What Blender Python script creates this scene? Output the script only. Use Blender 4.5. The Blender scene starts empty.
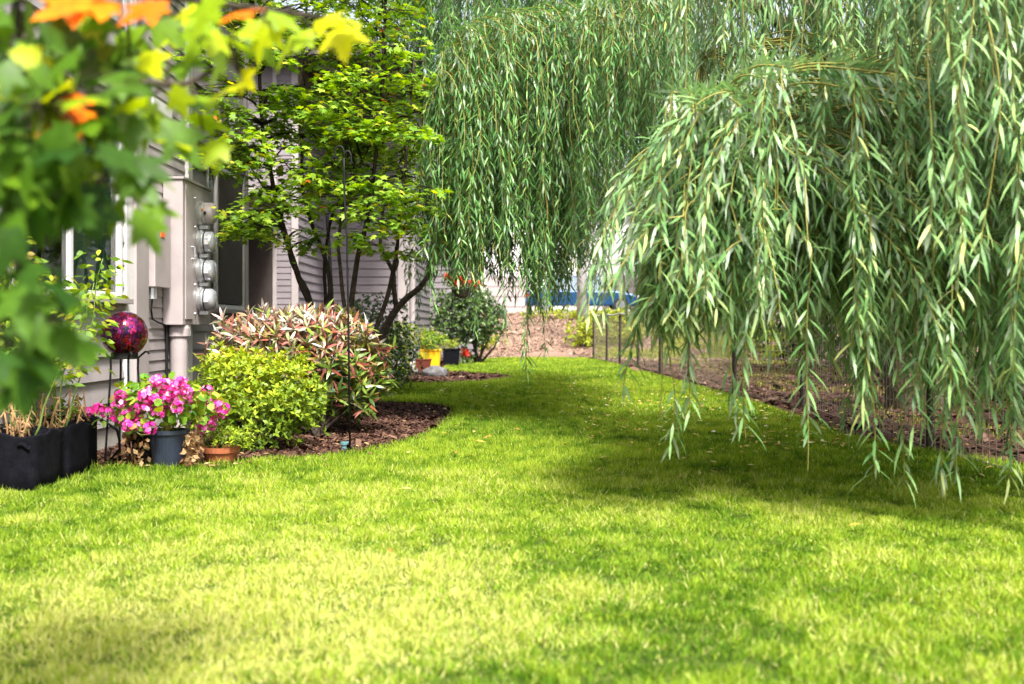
import bpy, math, random
import numpy as np
from mathutils import Vector, noise
random.seed(7); RNG = np.random.default_rng(11)
R = math.radians
C = bpy.context.scene.collection
F = 1100.0; H = 0.95; CX = 512.0; HY = 325.0

# ---------------------------------------------------------------- helpers
def at(px, py, d):
    return Vector(((px-CX)/F*d, d, H+(HY-py)/F*d))
def G(px, py):
    d = H*F/(py-HY)
    return ((px-CX)/F*d, d)
def lin(r, g, b):
    f = lambda c: (c/255/12.92) if c/255 <= .04045 else ((c/255+.055)/1.055)**2.4
    return (f(r), f(g), f(b), 1)
def setp(o, label=None, cat=None, group=None, kind=None):
    if label: o['label'] = label
    if cat: o['category'] = cat
    if group: o['group'] = group
    if kind: o['kind'] = kind
    return o
def thing(name, label, cat, loc=(0, 0, 0), group=None):
    o = bpy.data.objects.new(name, None); C.objects.link(o)
    o.location = loc; o.empty_display_size = .1
    return setp(o, label, cat, group)
ORG = {}
def link(name, me, mat, parent=None):
    o = bpy.data.objects.new(name, me); C.objects.link(o)
    if mat is not None:
        for m in (mat if isinstance(mat, (list, tuple)) else [mat]): me.materials.append(m)
    if parent is not None:
        o.parent = parent
        # geometry is authored in world coordinates: move it back by the chain of parent offsets
        off = Vector((0, 0, 0)); p = parent
        while p is not None:
            off += p.location; p = p.parent
        o.location = -off if off.length > 0 else (0, 0, 0)
    return o
def npmesh(name, V, faces_list, rnd=None, smooth=False):
    """faces_list: list of int arrays (n,k)"""
    me = bpy.data.meshes.new(name)
    V = np.asarray(V, dtype=np.float32)
    loops = np.concatenate([f.reshape(-1) for f in faces_list]).astype(np.int32)
    tot = np.concatenate([np.full(len(f), f.shape[1]) for f in faces_list]).astype(np.int32)
    starts = np.concatenate([[0], np.cumsum(tot)[:-1]]).astype(np.int32)
    me.vertices.add(len(V)); me.vertices.foreach_set('co', V.reshape(-1))
    me.loops.add(len(loops)); me.loops.foreach_set('vertex_index', loops)
    me.polygons.add(len(tot)); me.polygons.foreach_set('loop_start', starts)
    me.polygons.foreach_set('loop_total', tot)
    if smooth: me.polygons.foreach_set('use_smooth', np.ones(len(tot), dtype=bool))
    me.update(calc_edges=True)
    if rnd is not None:
        a = me.attributes.new('rnd', 'FLOAT', 'POINT')
        a.data.foreach_set('value', np.asarray(rnd, dtype=np.float32))
    return me
def norm(a):
    return a/np.maximum(np.linalg.norm(a, axis=1, keepdims=True), 1e-9)
def leafmesh(name, P, D, N, L, W, tmpl, rnd):
    TV, TF = tmpl
    TV = np.asarray(TV, dtype=np.float64)
    D = norm(D); S = norm(np.cross(N, D)); N = np.cross(D, S)
    L = np.broadcast_to(np.asarray(L, dtype=float), (len(P),)); W = np.broadcast_to(np.asarray(W, dtype=float), (len(P),))
    V = (P[:, None, :] + TV[None, :, 0, None]*(L[:, None, None]*D[:, None, :])
         + TV[None, :, 1, None]*(W[:, None, None]*S[:, None, :])
         + TV[None, :, 2, None]*(L[:, None, None]*N[:, None, :]))
    k = len(TV); n = len(P)
    fl = []
    for size in sorted(set(len(f) for f in TF)):
        base = np.array([f for f in TF if len(f) == size])
        idx = (np.arange(n)*k)[:, None, None] + base[None]
        fl.append(idx.reshape(-1, size))
    return npmesh(name, V.reshape(-1, 3), fl, np.repeat(rnd, k))
LANCE = ([(0, 0, 0), (.3, .5, .02), (.3, -.5, .02), (.65, .42, -.01), (.65, -.42, -.01), (1, 0, -.12)],
         [(0, 2, 1), (1, 2, 4, 3), (3, 4, 5)])
OVAL = ([(0, 0, 0), (.45, .5, .05), (.45, -.5, .05), (1, 0, -.08)], [(0, 2, 3, 1)])
def maple_tmpl(lobes=5):
    pts = []
    n = lobes
    angs = [(-115+230*i/(n-1)) for i in range(n)]
    lens = {5: [.55, .8, 1, .8, .55], 7: [.45, .7, .88, 1, .88, .7, .45]}[n]
    pts.append((0, 0, 0))
    c = (.32, 0, .03)
    ring = [(.0, -.03, 0)]
    for i, (a, l) in enumerate(zip(angs, lens)):
        aa = R(a)
        def pp(r, off): return (c[0]+math.cos(aa+off)*r*.68, math.sin(aa+off)*r*.68, -.10*r*r)
        if n == 7 or True:
            ring += [pp(l*.66, -.34), pp(l*.60, -.26), pp(l*.80, -.19), pp(l*.82, -.09), pp(l, 0), pp(l*.82, .09), pp(l*.80, .19), pp(l*.60, .26), pp(l*.66, .34)]
        if i < n-1:
            ab = R((angs[i]+angs[i+1])/2); r = .42
            ring.append((c[0]+math.cos(ab)*r*.68, math.sin(ab)*r*.68, -.01))
    ring.append((.0, .03, 0))
    V = [c]+ring
    Fc = [(0, i, i+1) for i in range(1, len(ring))]+[(0, len(ring), 1)]
    return (V, Fc)
def small_maple():
    V = [(.3, 0, .03)]
    for a, r in [(-170, .3), (-112, .45), (-85, .26), (-55, .62), (-28, .32), (0, .72), (28, .32), (55, .62), (85, .26), (112, .45), (170, .3)]:
        V.append((.3+math.cos(R(a))*r, math.sin(R(a))*r, -.09*r))
    return (V, [(0, i, i+1) for i in range(1, 11)]+[(0, 11, 1)])
MAPLE = maple_tmpl(5); VMAPLE = small_maple()

class MB:
    def __init__(s): s.v = []; s.f = []
    def box(s, x0, x1, y0, y1, z0, z1):
        b = len(s.v)
        s.v += [(x0, y0, z0), (x1, y0, z0), (x1, y1, z0), (x0, y1, z0), (x0, y0, z1), (x1, y0, z1), (x1, y1, z1), (x0, y1, z1)]
        s.f += [tuple(b+i for i in q) for q in ((0, 3, 2, 1), (4, 5, 6, 7), (0, 1, 5, 4), (1, 2, 6, 5), (2, 3, 7, 6), (3, 0, 4, 7))]
        return s
    def quad(s, a, b, c, d):
        n = len(s.v); s.v += [tuple(a), tuple(b), tuple(c), tuple(d)]; s.f.append((n, n+1, n+2, n+3)); return s
    def tube(s, pts, rad, sides=6, cap=True):
        pts = [Vector(p) for p in pts]; n = len(pts)
        if not isinstance(rad, (list, tuple)): rad = [rad]*n
        base = len(s.v); up = Vector((0, 0, 1)); prev = None
        for i, p in enumerate(pts):
            t = (pts[min(i+1, n-1)]-pts[max(i-1, 0)])
            if t.length < 1e-9: t = Vector((0, 0, 1))
            t.normalize()
            if prev is None:
                a = t.cross(up)
                if a.length < .05: a = t.cross(Vector((1, 0, 0)))
            else:
                a = prev-t*prev.dot(t)
            a.normalize(); prev = a; b = t.cross(a)
            for k in range(sides):
                w = 2*math.pi*k/sides
                s.v.append(tuple(p+(a*math.cos(w)+b*math.sin(w))*rad[i]))
        for i in range(n-1):
            for k in range(sides):
                k2 = (k+1) % sides
                s.f.append((base+i*sides+k, base+i*sides+k2, base+(i+1)*sides+k2, base+(i+1)*sides+k))
        if cap:
            s.f.append(tuple(base+k for k in reversed(range(sides))))
            s.f.append(tuple(base+(n-1)*sides+k for k in range(sides)))
        return s
    def lathe(s, c, prof, n=24, axis='z'):
        base = len(s.v); m = len(prof)
        for (r, z) in prof:
            for k in range(n):
                w = 2*math.pi*k/n
                a, b = r*math.cos(w), r*math.sin(w)
                if axis == 'z': s.v.append((c[0]+a, c[1]+b, c[2]+z))
                elif axis == 'x': s.v.append((c[0]+z, c[1]+a, c[2]+b))
                else: s.v.append((c[0]+a, c[1]+z, c[2]+b))
        for i in range(m-1):
            for k in range(n):
                k2 = (k+1) % n
                s.f.append((base+i*n+k, base+i*n+k2, base+(i+1)*n+k2, base+(i+1)*n+k))
        return s
    def build(s, name, mat, parent=None, smooth=False, bevel=0):
        me = bpy.data.meshes.new(name); me.from_pydata(s.v, [], s.f); me.update()
        if smooth:
            me.polygons.foreach_set('use_smooth', [True]*len(me.polygons)); me.update()
        o = link(name, me, mat, parent)
        if bevel:
            b = o.modifiers.new('b', 'BEVEL'); b.width = bevel; b.segments = 2; b.limit_method = 'ANGLE'
        return o

# ---------------------------------------------------------------- materials
def newmat(name):
    m = bpy.data.materials.new(name); m.use_nodes = True
    nt = m.node_tree; nt.nodes.clear()
    out = nt.nodes.new('ShaderNodeOutputMaterial')
    return m, nt, out
def pmat(name, col, rough=.6, spec=.4, metal=0, noise_amt=.15, scale=8, bump=0, bscale=60, col2=None, coat=0):
    m, nt, out = newmat(name)
    p = nt.nodes.new('ShaderNodeBsdfPrincipled')
    p.inputs['Roughness'].default_value = rough; p.inputs['Metallic'].default_value = metal
    p.inputs['Specular IOR Level'].default_value = spec
    p.inputs['Coat Weight'].default_value = coat
    tc = nt.nodes.new('ShaderNodeTexCoord')
    n = nt.nodes.new('ShaderNodeTexNoise'); n.inputs['Scale'].default_value = scale; n.inputs['Detail'].default_value = 6
    nt.links.new(tc.outputs['Object'], n.inputs['Vector'])
    r = nt.nodes.new('ShaderNodeValToRGB')
    c2 = col2 or tuple(c*(1-noise_amt) for c in col[:3])+(1,)
    c1 = tuple(min(1, c*(1+noise_amt*.6)) for c in col[:3])+(1,) if not col2 else col
    r.color_ramp.elements[0].position = .32; r.color_ramp.elements[1].position = .68
    r.color_ramp.elements[0].color = c2; r.color_ramp.elements[1].color = c1
    nt.links.new(n.outputs['Fac'], r.inputs['Fac']); nt.links.new(r.outputs['Color'], p.inputs['Base Color'])
    if bump:
        b = nt.nodes.new('ShaderNodeTexNoise'); b.inputs['Scale'].default_value = bscale; b.inputs['Detail'].default_value = 5
        nt.links.new(tc.outputs['Object'], b.inputs['Vector'])
        bm = nt.nodes.new('ShaderNodeBump'); bm.inputs['Strength'].default_value = bump; bm.inputs['Distance'].default_value = .02
        nt.links.new(b.outputs['Fac'], bm.inputs['Height']); nt.links.new(bm.outputs['Normal'], p.inputs['Normal'])
    nt.links.new(p.outputs['BSDF'], out.inputs['Surface'])
    return m
def leafmat(name, stops, transl=.35, rough=.45, spec=.35, back=None, tboost=1.3, hue=.485):
    """stops: [(pos, linear rgb)] over the per-leaf random value"""
    m, nt, out = newmat(name)
    a = nt.nodes.new('ShaderNodeAttribute'); a.attribute_name = 'rnd'
    r = nt.nodes.new('ShaderNodeValToRGB'); cr = r.color_ramp
    while len(cr.elements) < len(stops): cr.elements.new(.5)
    for e, (p, c) in zip(cr.elements, stops):
        e.position = p; e.color = (*c, 1)
    nt.links.new(a.outputs['Fac'], r.inputs['Fac'])
    col = r.outputs['Color']
    if back:
        g = nt.nodes.new('ShaderNodeNewGeometry')
        mx = nt.nodes.new('ShaderNodeMix'); mx.data_type = 'RGBA'; mx.blend_type = 'MIX'
        nt.links.new(g.outputs['Backfacing'], mx.inputs[0])
        nt.links.new(col, mx.inputs[6]); mx.inputs[7].default_value = (*back, 1)
        col = mx.outputs[2]
    tcl = nt.nodes.new('ShaderNodeTexCoord'); nz = nt.nodes.new('ShaderNodeTexNoise'); nz.inputs['Scale'].default_value = 45; nz.inputs['Detail'].default_value = 3
    nt.links.new(tcl.outputs['Object'], nz.inputs['Vector'])
    hm = nt.nodes.new('ShaderNodeHueSaturation'); mrr = nt.nodes.new('ShaderNodeMapRange')
    mrr.inputs['From Min'].default_value = .3; mrr.inputs['From Max'].default_value = .7; mrr.inputs['To Min'].default_value = .78; mrr.inputs['To Max'].default_value = 1.2
    nt.links.new(nz.outputs['Fac'], mrr.inputs['Value']); nt.links.new(mrr.outputs[0], hm.inputs['Value']); nt.links.new(col, hm.inputs['Color']); col = hm.outputs['Color']
    p = nt.nodes.new('ShaderNodeBsdfPrincipled'); p.inputs['Roughness'].default_value = rough
    p.inputs['Specular IOR Level'].default_value = spec
    nt.links.new(col, p.inputs['Base Color'])
    t = nt.nodes.new('ShaderNodeBsdfTranslucent')
    hs = nt.nodes.new('ShaderNodeHueSaturation'); hs.inputs['Hue'].default_value = hue; hs.inputs['Saturation'].default_value = 1.15; hs.inputs['Value'].default_value = tboost
    nt.links.new(r.outputs['Color'], hs.inputs['Color']); nt.links.new(hs.outputs['Color'], t.inputs['Color'])
    ms = nt.nodes.new('ShaderNodeMixShader'); ms.inputs[0].default_value = transl
    nt.links.new(p.outputs['BSDF'], ms.inputs[1]); nt.links.new(t.outputs['BSDF'], ms.inputs[2])
    nt.links.new(ms.outputs[0], out.inputs['Surface'])
    return m

M = {}
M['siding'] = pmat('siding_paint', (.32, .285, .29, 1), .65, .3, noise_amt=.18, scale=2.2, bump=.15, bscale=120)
M['siding2'] = pmat('siding_paint_far_shaded', (.19, .165, .18, 1), .65, .3, noise_amt=.1, scale=3)  # siding colour cut darker so the far walls read as shaded
M['trim'] = pmat('trim_paint', (.33, .29, .288, 1), .6, .3, noise_amt=.12, scale=3)
M['white'] = pmat('white_vinyl', (.62, .60, .60, 1), .45, .4, noise_amt=.05)
M['doorbrown_shaded'] = pmat('entry_panel', (.05, .038, .035, 1), .6, .3)  # brown panel, darkened further to carry the shade of the recess
M['screen'] = pmat('insect_screen', (.075, .058, .052, 1), .8, .2, bump=.1, bscale=300)
M['curtain'] = pmat('curtain', (.55, .72, .66, 1), .9, .1, noise_amt=.15, scale=3)
M['dark'] = pmat('interior_dark', (.02, .02, .02, 1), .9, .1)
M['cabinet'] = pmat('cabinet_paint', (.34, .295, .295, 1), .5, .4, noise_amt=.12, scale=4, bump=.05)
M['metal'] = pmat('galvanised', (.55, .56, .58, 1), .35, .5, metal=.8, noise_amt=.1)
M['black'] = pmat('black_iron', (.008, .008, .008, 1), .6, .25, noise_amt=.2)
M['fabric'] = pmat('grow_bag_fabric', (.006, .006, .009, 1), .95, .08, noise_amt=.4, scale=25, bump=.15, bscale=90)
M['bluepot'] = pmat('blue_plastic', (.020, .027, .046, 1), .45, .45, noise_amt=.3, scale=14)
M['terra'] = pmat('terracotta', (.33, .105, .045, 1), .75, .25, noise_amt=.25, scale=20)
M['yellow'] = pmat('yellow_plastic', (.80, .42, .01, 1), .4, .5, noise_amt=.05)
M['soil'] = pmat('potting_soil', (.03, .02, .013, 1), .95, .1, noise_amt=.4, scale=60, bump=.8)
M['bark'] = pmat('maple_bark', (.055, .042, .032, 1), .85, .2, noise_amt=.45, scale=18, bump=.7, bscale=40)
M['wbark'] = pmat('willow_bark', (.11, .085, .055, 1), .9, .2, noise_amt=.5, scale=12, bump=.9, bscale=25)
M['twig'] = pmat('willow_twig', (.27, .25, .06, 1), .6, .3, noise_amt=.3, scale=10)
M['stem'] = pmat('green_stem', (.13, .20, .04, 1), .6, .3)
M['dry'] = pmat('dry_stalk', (.30, .18, .085, 1), .85, .2, noise_amt=.4, scale=30)
M['darkclay'] = pmat('dark_clay', (.12, .03, .018, 1), .8, .2, noise_amt=.25, scale=20)
M['rock'] = pmat('rock', (.13, .125, .13, 1), .85, .3, noise_amt=.5, scale=9, bump=.8, bscale=14)
M['sticker'] = pmat('orange_sticker', (.75, .12, .02, 1), .5, .3, noise_amt=.03)
M['teal'] = pmat('teal_plastic', (.10, .22, .24, 1), .4, .4)
M['post'] = pmat('rusty_post', (.035, .026, .022, 1), .8, .3, noise_amt=.4, scale=25)
M['wire'] = pmat('wire', (.22, .18, .14, 1), .6, .4, metal=.2)
M['asphalt'] = pmat('asphalt', (.05, .05, .052, 1), .9, .3, noise_amt=.2, scale=30)
M['concrete'] = pmat('concrete', (.36, .34, .31, 1), .85, .3, noise_amt=.2, scale=6, bump=.3)
M['carblue'] = pmat('car_paint_blue', (.012, .060, .17, 1), .3, .5, metal=.3, noise_amt=.03, coat=.7)
M['rubber'] = pmat('rubber', (.02, .02, .02, 1), .8, .3)
M['rim'] = pmat('alloy', (.5, .5, .52, 1), .3, .5, metal=.9)
M['pole'] = pmat('weathered_pole', (.42, .40, .40, 1), .8, .3, noise_amt=.2, scale=4)
M['roof'] = pmat('roof_shingle', (.07, .06, .055, 1), .9, .2, noise_amt=.4, scale=10, bump=.5)
M['lightred'] = pmat('tail_lamp', (.5, .01, .01, 1), .2, .5)

m, nt, out = newmat('window_glass')      # dark reflecting glass you can see through
g = nt.nodes.new('ShaderNodeBsdfGlossy'); g.inputs['Roughness'].default_value = .02
t = nt.nodes.new('ShaderNodeBsdfTransparent'); t.inputs['Color'].default_value = (.75, .82, .8, 1)
fr = nt.nodes.new('ShaderNodeFresnel'); fr.inputs['IOR'].default_value = 1.7
mx = nt.nodes.new('ShaderNodeMixShader')
nt.links.new(fr.outputs[0], mx.inputs[0]); nt.links.new(t.outputs[0], mx.inputs[1]); nt.links.new(g.outputs[0], mx.inputs[2])
nt.links.new(mx.outputs[0], out.inputs['Surface']); M['glass'] = m
m, nt, out = newmat('meter_glass')
p = nt.nodes.new('ShaderNodeBsdfPrincipled'); p.inputs['Base Color'].default_value = (.45, .46, .50, 1)
p.inputs['Roughness'].default_value = .12; p.inputs['Metallic'].default_value = .35; p.inputs['Coat Weight'].default_value = 1
nt.links.new(p.outputs['BSDF'], out.inputs['Surface']); M['meterglass'] = m

# mosaic gazing ball
m, nt, out = newmat('mosaic_glass')
p = nt.nodes.new('ShaderNodeBsdfPrincipled'); tc = nt.nodes.new('ShaderNodeTexCoord')
v = nt.nodes.new('ShaderNodeTexVoronoi'); v.inputs['Scale'].default_value = 36
v2 = nt.nodes.new('ShaderNodeTexVoronoi'); v2.feature = 'DISTANCE_TO_EDGE'; v2.inputs['Scale'].default_value = 36
sep = nt.nodes.new('ShaderNodeSeparateColor'); r = nt.nodes.new('ShaderNodeValToRGB')
cr = r.color_ramp
for i in range(4): cr.elements.new(.5)
for e, (pp, c) in zip(cr.elements, [(0, (.05, .01, .12)), (.2, (.28, .01, .10)), (.42, (.40, .015, .03)), (.6, (.16, .02, .22)), (.8, (.42, .04, .20)), (1, (.02, .02, .05))]):
    e.position = pp; e.color = (*c, 1)
nt.links.new(tc.outputs['Object'], v.inputs['Vector']); nt.links.new(tc.outputs['Object'], v2.inputs['Vector'])
nt.links.new(v.outputs['Color'], sep.inputs[0]); nt.links.new(sep.outputs[0], r.inputs[0])
mt = nt.nodes.new('ShaderNodeMath'); mt.operation = 'GREATER_THAN'; mt.inputs[1].default_value = .06
nt.links.new(v2.outputs['Distance'], mt.inputs[0])
mx = nt.nodes.new('ShaderNodeMix'); mx.data_type = 'RGBA'
nt.links.new(mt.outputs[0], mx.inputs[0]); mx.inputs[6].default_value = (.02, .012, .012, 1); nt.links.new(r.outputs[0], mx.inputs[7])
nt.links.new(mx.outputs[2], p.inputs['Base Color'])
p.inputs['Metallic'].default_value = .85; p.inputs['Roughness'].default_value = .10; p.inputs['Coat Weight'].default_value = .25
gn = nt.nodes.new('ShaderNodeNewGeometry'); vs = nt.nodes.new('ShaderNodeVectorMath'); vs.operation = 'SUBTRACT'; vs.inputs[1].default_value = (.5, .5, .5)
vm = nt.nodes.new('ShaderNodeVectorMath'); vm.operation = 'MULTIPLY_ADD'; vm.inputs[1].default_value = (.42, .42, .42)
vn = nt.nodes.new('ShaderNodeVectorMath'); vn.operation = 'NORMALIZE'
nt.links.new(v.outputs['Color'], vs.inputs[0]); nt.links.new(vs.outputs[0], vm.inputs[0]); nt.links.new(gn.outputs['Normal'], vm.inputs[2])
nt.links.new(vm.outputs[0], vn.inputs[0]); nt.links.new(vn.outputs[0], p.inputs['Normal'])
nt.links.new(p.outputs['BSDF'], out.inputs['Surface']); M['mosaic'] = m

# leaves
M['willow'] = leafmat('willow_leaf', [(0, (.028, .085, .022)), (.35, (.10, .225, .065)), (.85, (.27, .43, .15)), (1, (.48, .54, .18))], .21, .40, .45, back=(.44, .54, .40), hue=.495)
M['willowfar'] = leafmat('willow_leaf_far', [(0, (.024, .08, .02)), (.5, (.085, .215, .05)), (.9, (.21, .38, .10)), (1, (.40, .44, .10))], .23, .40, .4, back=(.29, .41, .26), hue=.495)  # darker greens and duller leaf backs for the left and far strands
M['vmaple'] = leafmat('vine_maple_leaf', [(0, (.09, .20, .02)), (.45, (.19, .35, .03)), (.85, (.35, .50, .05)), (.955, (.6, .54, .06)), (.985, (.75, .28, .05)), (1, (.75, .16, .03))], .44, .5, .25)
M['maple'] = leafmat('maple_leaf', [(0, (.022, .07, .008)), (.4, (.09, .20, .012)), (.6, (.26, .40, .012)), (.75, (.52, .58, .01)), (.85, (.64, .60, .01)), (.9, (.80, .26, .005)), (1, (.85, .17, .003))], .50, .45, .25, back=(.20, .31, .06))
M['rhodo'] = leafmat('rhododendron_leaf', [(0, (.04, .09, .015)), (.28, (.20, .29, .04)), (.40, (.24, .06, .04)), (.56, (.38, .14, .12)), (.70, (.26, .28, .12)), (.85, (.46, .40, .37)), (1, (.62, .62, .58))], .12, .35, .45)
M['azalea'] = leafmat('azalea_leaf', [(0, (.06, .12, .010)), (.5, (.20, .30, .02)), (1, (.44, .50, .03))], .3, .5, .3)
M['dshrub'] = leafmat('dark_shrub_leaf', [(0, (.025, .05, .02)), (.6, (.06, .12, .03)), (.9, (.14, .24, .04)), (1, (.35, .36, .25))], .2, .35, .5)
M['tomato'] = leafmat('tomato_leaf', [(0, (.07, .16, .03)), (.6, (.20, .33, .03)), (.85, (.42, .46, .03)), (1, (.5, .35, .12))], .4, .5, .3)
M['geran'] = leafmat('geranium_leaf', [(0, (.10, .24, .03)), (.6, (.22, .40, .03)), (.9, (.42, .46, .06)), (1, (.45, .22, .08))], .35, .5, .3)
M['petal'] = leafmat('pink_petal', [(0, (.70, .02, .25)), (.4, (.85, .06, .45)), (.8, (.88, .22, .60)), (1, (.9, .55, .75))], .35, .5, .3, tboost=1.1)
M['redpetal'] = leafmat('red_petal', [(0, (.5, .01, .01)), (1, (.8, .08, .02))], .3, .5, .3)
M['hedge'] = leafmat('hedge_leaf', [(0, (.010, .024, .008)), (.7, (.022, .046, .012)), (1, (.07, .10, .02))], .15, .5, .2)
M['tree'] = leafmat('tree_leaf', [(0, (.03, .07, .015)), (.6, (.07, .14, .02)), (1, (.18, .26, .04))], .3, .5, .2)
M['weed'] = leafmat('weed_leaf', [(0, (.10, .17, .02)), (.6, (.30, .36, .03)), (1, (.5, .48, .08))], .35, .6, .2)
M['dryleaf'] = leafmat('dry_leaf', [(0, (.12, .06, .025)), (.5, (.27, .15, .07)), (1, (.45, .32, .17))], .2, .8, .1)
M['fallen'] = leafmat('fallen_leaf', [(0, (.25, .13, .03)), (.4, (.45, .33, .06)), (.85, (.55, .48, .18)), (1, (.60, .57, .38))], .2, .6, .2)
M['chip'] = leafmat('bark_chip', [(0, (.025, .012, .009)), (.5, (.075, .036, .026)), (.88, (.15, .085, .06)), (1, (.42, .30, .22))], 0, .9, .15)
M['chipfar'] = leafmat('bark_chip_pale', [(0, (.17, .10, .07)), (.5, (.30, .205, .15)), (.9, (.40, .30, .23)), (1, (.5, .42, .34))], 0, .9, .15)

# ---------------------------------------------------------------- terrain
def hz(x, y):
    t = min(1, max(0, (y-31.2)/9.8)); t = t*t*(3-2*t)*.35+t*.65
    return 1.38*t
def hza(y):
    t = np.clip((y-31.2)/9.8, 0, 1); t = t*t*(3-2*t)*.35+t*.65
    return 1.38*t
def sheet(name, xs, ys, dz, mat, zf=hz):
    V = [(x, y, zf(x, y)+dz) for y in ys for x in xs]; n = len(xs)
    Fs = [(j*n+i, j*n+i+1, (j+1)*n+i+1, (j+1)*n+i) for j in range(len(ys)-1) for i in range(n-1)]
    me = bpy.data.meshes.new(name); me.from_pydata(V, [], Fs); me.update()
    return link(name, me, mat)
m, nt, out = newmat('earth')
p = nt.nodes.new('ShaderNodeBsdfPrincipled'); p.inputs['Roughness'].default_value = .95; p.inputs['Specular IOR Level'].default_value = .15
tc = nt.nodes.new('ShaderNodeTexCoord')
n1 = nt.nodes.new('ShaderNodeTexNoise'); n1.inputs['Scale'].default_value = 38; n1.inputs['Detail'].default_value = 8
r1 = nt.nodes.new('ShaderNodeValToRGB')
r1.color_ramp.elements[0].position = .35; r1.color_ramp.elements[0].color = (.03, .014, .010, 1)
r1.color_ramp.elements[1].position = .7; r1.color_ramp.elements[1].color = (.115, .058, .040, 1)
# pale bark on the bank (world y > 31), dark mulch in the beds
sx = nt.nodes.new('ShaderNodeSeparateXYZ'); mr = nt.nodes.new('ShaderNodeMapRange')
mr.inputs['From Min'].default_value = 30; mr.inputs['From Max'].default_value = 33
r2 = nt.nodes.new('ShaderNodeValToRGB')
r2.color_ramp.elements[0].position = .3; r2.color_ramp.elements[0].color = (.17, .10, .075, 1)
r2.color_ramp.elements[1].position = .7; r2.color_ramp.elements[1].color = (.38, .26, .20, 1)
mx = nt.nodes.new('ShaderNodeMix'); mx.data_type = 'RGBA'
for a_, b_ in ((tc.outputs['Object'], n1.inputs['Vector']), (n1.outputs['Fac'], r1.inputs[0]), (n1.outputs['Fac'], r2.inputs[0]),
               (tc.outputs['Object'], sx.inputs[0]), (sx.outputs['Y'], mr.inputs['Value']), (mr.outputs[0], mx.inputs[0]),
               (r1.outputs[0], mx.inputs[6]), (r2.outputs[0], mx.inputs[7]), (mx.outputs[2], p.inputs['Base Color']), (p.outputs[0], out.inputs[0])):
    nt.links.new(a_, b_)
bp = nt.nodes.new('ShaderNodeBump'); bp.inputs['Strength'].default_value = .8; bp.inputs['Distance'].default_value = .02
nt.links.new(n1.outputs['Fac'], bp.inputs['Height']); nt.links.new(bp.outputs[0], p.inputs['Normal'])
M['earth'] = m
xs = [-400, -150, -60, -30, -15]+[-10+i*.8 for i in range(26)]+[14, 20, 30, 60, 150, 400]
ys = [-200, -60, -20, -8, 0, 10, 20, 28, 30.5]+[31+i*.5 for i in range(22)]+[45, 60, 90, 200, 600]
setp(sheet('ground', xs, ys, 0, M['earth']), kind='structure')

LAWN = [(-3.05, -1.5), (-3.05, 6.2), G(60, 480), G(90, 471), G(150, 470), G(210, 468), G(270, 462.5), G(320, 460), G(350, 456), G(385, 450), G(420, 440), G(440, 431), G(452, 421), G(458, 414),
        G(455, 409), G(435, 405), G(400, 403), G(370, 402), G(335, 402), (-2.9, 14.6), (-3.0, 17.0), G(352, 386), G(400, 384.5), G(440, 384), G(480, 382.5), G(508, 379.5), G(517, 377), G(500, 374.5),
        G(470, 372.8), G(448, 371.5), G(444, 368), G(455, 363.5), G(474, 360.5), G(500, 358.4), G(530, 357.2), G(560, 357.2), G(585, 358.6), G(606, 362), G(640, 372), G(676, 382),
        G(725, 396), G(779, 413), G(812, 426), G(845, 438), G(920, 452), G(1008, 466), (3.4, 6.0), (3.7, 4), (3.9, -1.5)]
def catmull(P, k=4):
    out = []
    for i in range(len(P)):
        p0, p1, p2, p3 = [np.array(P[(i+j) % len(P)]) for j in (-1, 0, 1, 2)]
        for q in range(k):
            t = q/k
            out.append(tuple(.5*((2*p1)+(-p0+p2)*t+(2*p0-5*p1+4*p2-p3)*t*t+(-p0+3*p1-3*p2+p3)*t**3)))
    return out
LP = LAWN[:2]+catmull(LAWN[1:-1], 4)[:-4]+LAWN[-1:]
LP = np.array(LP)
def inpoly(x, y, poly):
    ins = np.zeros(len(x), bool); n = len(poly)
    for i in range(n):
        x1, y1 = poly[i]; x2, y2 = poly[(i+1) % n]
        c = ((y1 > y) != (y2 > y)) & (x < (x2-x1)*(y-y1)/((y2-y1) if y2 != y1 else 1e-9)+x1)
        ins ^= c
    return ins
import bmesh
def polysheet(name, poly, z, mat):
    bm = bmesh.new(); vs = [bm.verts.new((x, y, z)) for x, y in poly]
    f = bm.faces.new(vs); bmesh.ops.triangulate(bm, faces=[f])
    for f in bm.faces:
        if f.normal.z < 0: f.normal_flip()
    me = bpy.data.meshes.new(name); bm.to_mesh(me); bm.free()
    return link(name, me, mat)
M['turf'] = pmat('turf_soil', (.085, .12, .018, 1), .95, .1, scale=14, col2=(.045, .06, .012, 1), bump=.6, bscale=70)
setp(polysheet('lawn', [(x, y) for x, y in LP], .004, M['turf']), kind='structure')

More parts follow.
